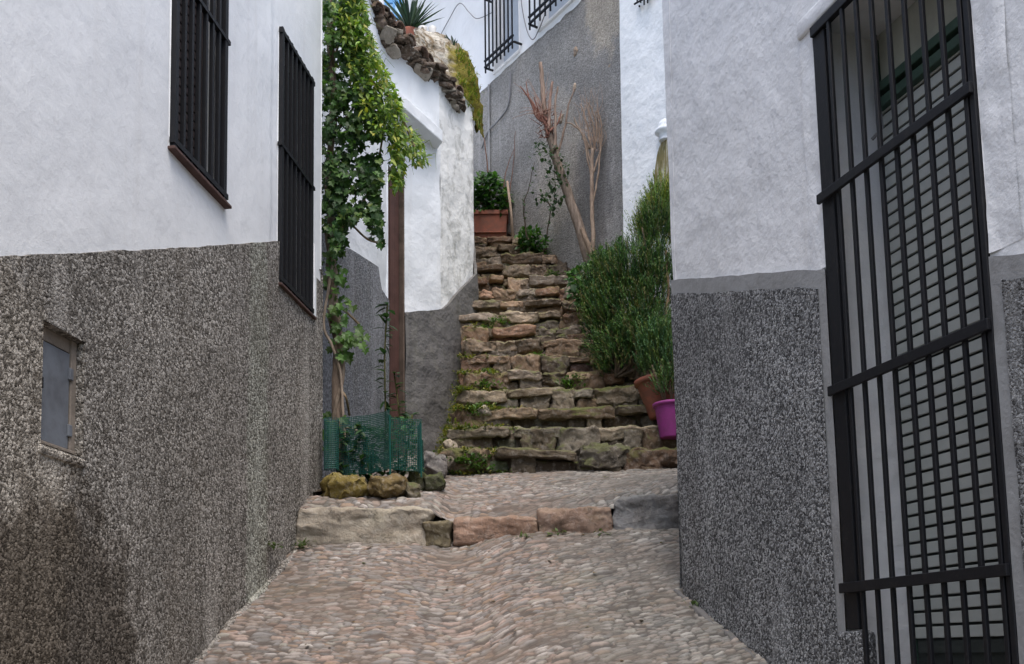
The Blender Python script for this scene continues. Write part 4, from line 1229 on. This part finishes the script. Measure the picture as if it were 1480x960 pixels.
# pots on the steps
def pot(name, label, c, r0, r1, h, mat, rim=.02, tilt=0):
    t = thing(name, label, 'flower pot', tuple(c))
    mb = MB(); mb.lathe(c, [(0, 0), (r0*.96, 0), (r0, .01), (r1*.97, h-rim*1.6), (r1*.98, h-rim*1.4)], 36)
    mb.build('body', mat, t, True)
    mb = MB(); mb.lathe(c, [(r1*.98, h-rim*1.5), (r1*1.09, h-rim*1.3), (r1*1.10, h-.004), (r1*1.07, h), (r1*.97, h), (r1*.94, h-.06)], 36); mb.build('rim', mat, t, True)
    mb = MB(); mb.lathe((c[0], c[1], c[2]), [(r1*.955, h-.05), (r1*.5, h-.035), (0, h-.03)], 24); mb.build('potting_soil', M['soil'], t, True)
    return t
cp = at(972, 634, 7.86)
pot('flower_pot', 'magenta plastic flower pot standing at the corner of the right house', cp, .095, .135, .27, M['magenta'], .018)
ct = at(957, 604, 8.12)
tp = pot('flower_pot', 'terracotta flower pot behind the magenta one at the foot of the rosemary', ct, .10, .165, .32, M['terracotta'], .03)
tp.rotation_euler = (0, R(-7), 0)
ros3 = thing('rosemary_plant', 'smaller rosemary plant growing in the pots by the right house corner', 'plant', tuple(cp+Vector((0, 0, .25))))
mb = MB()
rosemary(mb, None, None, [(at(958, 520, 8.02), (.19, .15, .28), 1.2), (at(972, 555, 7.9), (.12, .10, .18), 1.2), (at(945, 505, 8.1), (.12, .1, .18), 1.3), (at(966, 560, 7.85), (.10, .09, .12), .8)], 900, 5, [(.028, .075, .030), (.045, .105, .040), (.08, .15, .045), (.10, .14, .04)], L=(.08, .18))
mb.build('foliage', M['needle'], ros3)
mb = MB()
for i in range(7):
    b = cp+Vector((rr.uniform(-.05, .05), .0, .24)); mb.tube([b, b+Vector((rr.uniform(-.12, .08), .05, .35))], .005, 5)
mb.build('stem', M['bark'], ros3, True)

# ivy beside rosemary (left edge), shrubs at top
def bushy(name, label, cat, base, poly, n, Yf, L, W, cols, seed, stems=5, mat='leaf'):
    r = random.Random(seed); t = thing(name, label, cat, tuple(base)); lf = MB()
    pts = scatter(r, poly, n, Yf)
    for x, y, Y in pts:
        leaf(lf, at(x, y, Y), Vector((r.gauss(0, .8), r.gauss(-.5, .6), r.gauss(.05, .6))), Vector((r.gauss(0, .3), -.5, 1)), r.uniform(*L), r.uniform(*W), vary(r, r.choice(cols), .3))
    lf.build('foliage', M[mat], t)
    mb = MB()
    for i in range(stems):
        x, y, Y = pts[i*7]; mb.tube(path3([base, Vector(base).lerp(at(x, y, Y), .5)+rv(r, .02), at(x, y, Y)], 4), .006, 5)
    mb.build('stem', M['bark'], t, True); return t
GR = [(.03, .085, .02), (.05, .13, .028), (.075, .17, .035)]
bushy('ivy_plant', 'small ivy plant at the left edge of the big rosemary bush', 'ivy', at(835, 440, 9.9), [(820, 395), (838, 385), (870, 360), (895, 350), (880, 380), (862, 395), (850, 440), (828, 440)], 420, lambda r, x, y: 9.7+r.uniform(-.15, .25), (.05, .09), (.04, .07), GR, 2)
bushy('leafy_weed', 'leafy weed growing from the top steps against the grey wall', 'weed', at(768, 375, 11.3), [(748, 352), (750, 332), (775, 330), (790, 350), (792, 372), (770, 378)], 330, lambda r, x, y: 11.4+r.uniform(-.15, .2), (.05, .10), (.035, .06), GR, 3)
# planter at the top with leafy plant
pb = thing('terracotta_planter', 'rectangular terracotta planter at the top of the steps', 'planter', tuple(at(712, 350, 12.0)))
a, b = at(682, 350, 12.0), at(733, 306, 12.0)
mb = MB(); 
v = [(a.x+.03, 12.0, a.z), (b.x-.02, 12.0, a.z), (b.x-.02, 12.3, a.z), (a.x+.03, 12.3, a.z), (a.x, 11.97, b.z), (b.x, 11.97, b.z), (b.x, 12.33, b.z), (a.x, 12.33, b.z)]
mb.add(v, [(0,3,2,1), (0,1,5,4), (1,2,6,5), (2,3,7,6), (3,0,4,7), (4,5,6,7)]); mb.build('body', M['terracotta'], pb, bevel=.008)
mb = MB(); zr = b.z
mb.box((a.x-.012, 11.955, zr-.045), (b.x+.012, 11.985, zr+.006)); mb.box((b.x-.014, 11.986, zr-.045), (b.x+.014, 12.34, zr+.006)); mb.box((a.x+.0, 11.964, a.z+.10), (b.x-.012, 11.996, a.z+.118))
mb.build('rim', M['terracotta'], pb, bevel=.005)
bushy('potted_shrub', 'bright green leafy shrub growing in the terracotta planter', 'shrub', at(712, 306, 12.12), [(680, 308), (684, 255), (705, 247), (722, 258), (738, 285), (734, 308)], 620, lambda r, x, y: 12.12+r.uniform(-.18, .2), (.05, .10), (.04, .07), GR, 4)
st = MB(); st.tube([at(742, 352, 11.85), at(738, 300, 11.85), at(733, 262, 11.85)], [.018, .016, .013], 8, (1.4, 1.3, 1.2))
tag(st.build('wooden_stick', M['bark_pale'], None, True), 'pale wooden stick leaning beside the terracotta planter', 'stick')

# =================================================================== PRUNED TREES
def branch(mb, pts, Y, r0, r1, c=(1, 1, 1), n=8):
    P_ = path3([P3(x, y, Y+(dy[0] if dy else 0)) for x, y, *dy in pts]); m_ = len(P_)
    mb.tube([p+noise.noise_vector(p*9)*.010 for p in P_], [r0+(r1-r0)*i/(m_-1) for i in range(m_)], n, c)
tree = thing('pruned_tree', 'leaning pruned tree with cut stubs and red twigs against the grey wall', 'tree', tuple(at(850, 380, 10.62)))
TY = 10.7
mb = MB(); branch(mb, [(853, 385), (842, 345), (828, 300), (812, 255), (800, 215), (790, 178)], TY, .058, .042, (.85, .80, .76)); mb.build('trunk', M['bark_pale'], tree, True)
mb = MB()
branch(mb, [(790, 190), (786, 150), (783, 110), (781, 90)], TY, .030, .020, (.95, .85, .8))
branch(mb, [(792, 188), (795, 150), (797, 125), (799, 118)], TY-.05, .020, .010, (1, .8, .75))
branch(mb, [(802, 215), (803, 180), (802, 150), (806, 125)], TY-.06, .018, .008, (.9, .8, .75))
branch(mb, [(805, 225), (815, 190), (822, 150), (830, 128)], TY+.05, .014, .006, (.9, .8, .75))
mb.build('branch', M['bark_pale'], tree, True)
mb = MB()
for pts in ([(788, 178), (775, 168), (765, 140), (760, 118)], [(780, 172), (770, 150), (758, 132), (752, 124)], [(790, 185), (778, 160), (772, 140)], [(792, 195), (785, 175), (776, 165)], [(795, 190), (806, 178), (812, 160)], [(790, 175), (784, 168), (776, 170)]):
    branch(mb, pts, TY-.05, .015, .004, (.72, .42, .38), 6)
for i in range(40):
    p = at(rr.uniform(778, 800), rr.uniform(160, 200), TY-.05); mb.tube([p, p+rv(rr, .06)], [.005, .002], 5, (.68, .38, .34))
mb.build('red_twig', M['bark_pale'], tree, True)
mb = MB()
for i in range(34):
    x, y = rr.uniform(740, 815), rr.uniform(105, 175); 
    branch(mb, [(785+rr.gauss(0, 6), 165), ((x+785)/2, (y+165)/2-4), (x, y)], TY-.02+rr.uniform(-.1, .1), .004, .0018, (1.2, .95, .9), 4)
mb.build('twig', M['bark_pale'], tree, True)
lf = MB()
for poly in ([(768, 208), (800, 205), (822, 240), (815, 290), (800, 312), (785, 285), (790, 240)],):
    for x, y, Y in scatter(rr, poly, 230, lambda r, x, y: TY-.05+r.uniform(-.12, .1)):
        leaf(lf, at(x, y, Y), rv(rr, 1), Vector((0, -.5, 1)), rr.uniform(.03, .06), rr.uniform(.025, .045), vary(rr, (.035, .07, .03)))
lf.build('foliage', M['leaf'], tree)
tree2 = thing('pruned_tree', 'thin upright bare tree with a fan of twigs right of the leaning pruned tree', 'tree', tuple(at(856, 378, 10.6)))
T2 = 10.58
mb = MB(); branch(mb, [(856, 380), (857, 330), (855, 270), (856, 215)], T2, .026, .018, (1.15, 1.05, .95)); branch(mb, [(862, 378), (846, 345), (840, 330)], T2-.02, .035, .02, (.9, .8, .7)); mb.build('trunk', M['bark_pale'], tree2, True)
mb = MB()
for pts in ([(856, 300), (866, 240), (866, 190), (860, 160)], [(856, 225), (850, 190), (845, 165), (838, 150)], [(857, 220), (862, 190), (858, 165), (850, 148)], [(856, 240), (845, 205), (836, 185), (830, 170)], [(857, 250), (868, 215), (869, 180), (863, 158)], [(856, 230), (858, 195), (854, 170), (846, 152)], [(852, 215), (842, 195), (828, 180), (818, 178)], [(855, 260), (848, 222), (842, 200)]):
    branch(mb, pts, T2, .012, .005, (1.1, 1, .9), 6)
for i in range(46):
    x0_ = rr.uniform(838, 868); y0_ = rr.uniform(165, 230); branch(mb, [(x0_, y0_), (x0_+rr.gauss(0, 5), y0_-20), (x0_+rr.gauss(-4, 9), y0_-rr.uniform(30, 50))], T2+rr.uniform(-.06, .06), .004, .0015, (1.2, 1.05, .95), 4)
mb.build('branch', M['bark_pale'], tree2, True)
# thin climbing stems on the grey wall
def bare(label, strands, Y, leaves=0, r0=.010, c=(.7, .5, .45)):
    t = thing('bare_climber', label, 'climber', P3(*strands[0][0], Y)); mb = MB()
    for pts in strands: branch(mb, pts, Y, r0, .003, c, 6)
    mb.build('stem', M['bark_pale'], t, True)
    if leaves:
        lf = MB()
        for i in range(leaves):
            s_ = rr.choice(strands); x, y = s_[rr.randrange(len(s_))]
            leaf(lf, at(x+rr.gauss(0, 4), y+rr.gauss(0, 10), Y-.03), rv(rr, 1), Vector((0, -.5, 1)), .05, .035, vary(rr, (.04, .09, .03)))
        lf.build('foliage', M['leaf'], t)
bare('bare reddish twigs climbing the wall above the terracotta planter', [[(728, 345), (736, 280), (742, 240), (745, 190)], [(735, 300), (728, 270), (735, 235), (744, 215)], [(706, 250), (702, 215), (696, 180)]], 12.1)
bare('thin dark stem with a few leaves left of the pruned tree', [[(762, 345), (757, 300), (765, 270), (772, 235)], [(790, 345), (795, 310), (802, 280), (800, 230)], [(797, 300), (785, 285), (778, 280)]], 11.2, 70, .009, (.35, .33, .28))

# =================================================================== MOSS AND WEEDS ON THE STEPS
lf = MB(); r = random.Random(31)
def tuft(x, y, z, n, s, c):
    for i in range(n):
        p = Vector((x+r.gauss(0, s), y+r.gauss(0, s), z+r.uniform(-.01, .03)))
        leaf(lf, p, Vector((r.gauss(0, .8), r.gauss(-.4, .6), r.uniform(.1, 1))), Vector((0, -.3, 1)), r.uniform(.015, .04), r.uniform(.01, .02), vary(r, c, .35))
MC = [(.10, .13, .02), (.16, .17, .025), (.06, .10, .02), (.20, .18, .04)]
for i in range(8):
    Y, Z = SY(i), SZ(i); n = [30, 90, 80, 60, 40, 22, 12, 8][i]
    for k_ in range(n):
        x = -.45+abs(r.gauss(0, .22 if i < 5 else .12)); tuft(x, Y+r.uniform(-.04, .10), Z+r.choice([0.0, .0, .17, .19])*1.0, 14, .025, r.choice(MC))
for (px, py, Y) in ((710, 545, 8.95), (705, 480, 9.7), (760, 577, 8.6), (820, 560, 8.72), (835, 552, 8.75), (700, 560, 8.7), (695, 590, 8.3), (685, 600, 8.2), (680, 668, 7.62), (700, 676, 7.6), (660, 672, 7.6), (770, 520, 9.1), (800, 400, 10.9), (720, 470, 9.8)):
    p = at(px, py, Y)
    for k_ in range(7): tuft(p.x+r.gauss(0, .05), p.y-.03, p.z+r.uniform(-.02, .03), 18, .03, r.choice([(.05, .12, .02), (.08, .15, .025)]))
for k_ in range(160):   # mossy bank left of the flight
    y = r.uniform(7.68, 9.3); x = r.uniform(-.62, -.38); z = float(np.interp(x, [-.62, -.38], [1.24+.35*(y-7.6), slope(y)+.04])); tuft(x, y, z+.02, 14, .03, r.choice(MC))
tag(lf.build('moss_and_weeds', M['leaf'], None), kind='stuff')
# weeds at the kerb and lane edges
lf = MB()
for (px, py, Y) in ((434, 790, 6.02), (440, 792, 6.0), (398, 792, 5.62), (800, 776, 6.05), (760, 780, 6.03), (870, 776, 6.05), (1010, 880, 5.02)):
    p = at(px, py, Y); tuft(p.x, p.y, p.z, 26, .025, (.09, .13, .04))
tag(lf.build('lane_weeds', M['leaf'], None), kind='stuff')
lf = MB()
for k_ in range(46):
    x_ = r.uniform(-1.3, 1.0); y_ = r.choice([r.uniform(4.3, 6.05), r.uniform(6.3, 7.5)])
    z_ = float((lane_np if y_ < 6.1 else land_np)(np.array(x_), np.array(y_)))+.017
    leaf(lf, Vector((x_, y_, z_)), Vector((r.gauss(0, 1), r.gauss(0, 1), .1)), Vector((0, 0, 1)), r.uniform(.02, .045), r.uniform(.012, .022), vary(r, r.choice([(.20, .13, .06), (.12, .08, .04), (.16, .15, .05)])))
tag(lf.build('fallen_leaves', M['leaf'], None), kind='stuff')
# loose rubble at the stair foot on the left
g_ = 'loose stones at the foot of the old house corner'
for i, (px, py, Y, s_, lb) in enumerate(((628, 672, 7.5, .16, 'grey sloping stone at the foot of the old house corner'), (652, 645, 7.75, .09, 'small pale stone left of the second step'), (700, 598, 8.2, .10, 'pale pointed stone in the moss left of the third step'), (648, 668, 7.6, .08, 'small dark stone left of the bottom step'))):
    p = at(px, py, Y); mb = MB(); stone_mesh(mb, p, (s_*1.3, s_, s_*.9), 70+i, 12, [(.24, .23, .22), (.42, .36, .28), (.48, .42, .36), (.2, .17, .13)][i], (0, .3, i), .3, 3)
    tag(mb.build('loose_stone', M['stone_clean'], None, True), lb, 'stone', g_)

# =================================================================== ROOF TERRACE THINGS
ag = thing('agave_plant', 'dark spiky agave in a pot on the old house terrace', 'agave', tuple(at(592, 48, 10.6)))
mb = MB(); b = at(592, 46, 10.6)
for i in range(64):
    a = rr.uniform(0, 6.28); e = rr.uniform(.35, 1.5)
    d_ = Vector((math.cos(a)*math.cos(e), math.sin(a)*math.cos(e), math.sin(e))); leaf(mb, b, d_, Vector((0, 0, 1)) if e < 1.2 else Vector((0, -1, 0)), rr.uniform(.24, .50), .030, vary(rr, (.022, .045, .028), .2), .5, .08)
mb.build('leaves', M['leaf'], ag)
mb = MB(); b2 = b-Vector((0, 0, .30)); mb.lathe(b2, [(0, .05), (.06, .05), (.095, .28), (.10, .30), (.085, .30), (0, .27)], 20); mb.build('pot', M['terracotta'], ag, True)
g_ = 'white ceramic jars on the terrace edge'
for i, px in enumerate((611, 625)):
    p = at(px, 55, 10.5); mb = MB(); s_ = 1 if i == 0 else .85
    mb.lathe((p.x, p.y, p.z), [(0, -.02), (.045*s_, -.02), (.052*s_, .0), (.040*s_, .03), (.052*s_, .055), (.042*s_, .08), (.05*s_, .11), (.04*s_, .118), (0, .118)], 18)
    tag(mb.build('ceramic_jar', M['ivory'], None, True), ['larger white ribbed jar on the mossy roof beside the agave', 'smaller white ribbed jar on the mossy roof, right of the larger one'][i], 'jar', g_)
sl = MB(); p = at(612, 66, 10.5); sl.box((p.x-.22, p.y-.1, p.z-.12), (p.x+.16, p.y+.35, p.z+.035)); sl.build('terrace_ledge', M['white_b'], house_m, bevel=.02)
sp = thing('roof_plant', 'small dark spiky plant on top of the mossy roof near the grey wall', 'plant', tuple(at(657, 75, 10.6)))
mb = MB()
for i in range(26):
    p = at(652, 72, 10.5); leaf(mb, p+rv(rr, .02), Vector((rr.gauss(0, .4), rr.gauss(0, .4), 1)), Vector((0, -1, 0)), rr.uniform(.08, .15), .025, vary(rr, (.025, .05, .03)), .4, .05)
mb.build('leaves', M['leaf'], sp)
# grass on the mossy roof
lf = MB()
for i in range(260):
    u_ = r.uniform(.45, .95); v_ = r.uniform(.0, .5); p = hump(u_, v_); c_ = r.choice([(.16, .20, .03), (.25, .22, .05), (.09, .15, .03)])
    for k_ in range(3): leaf(lf, p+rv(r, .015), Vector((r.gauss(.2, .5), r.gauss(-.3, .5), r.uniform(.0, 1))), Vector((0, -.3, 1)), r.uniform(.03, .08), .012, vary(r, c_))
tag(lf.build('roof_moss', M['leaf'], None), kind='stuff')

scene.render.engine = 'CYCLES'
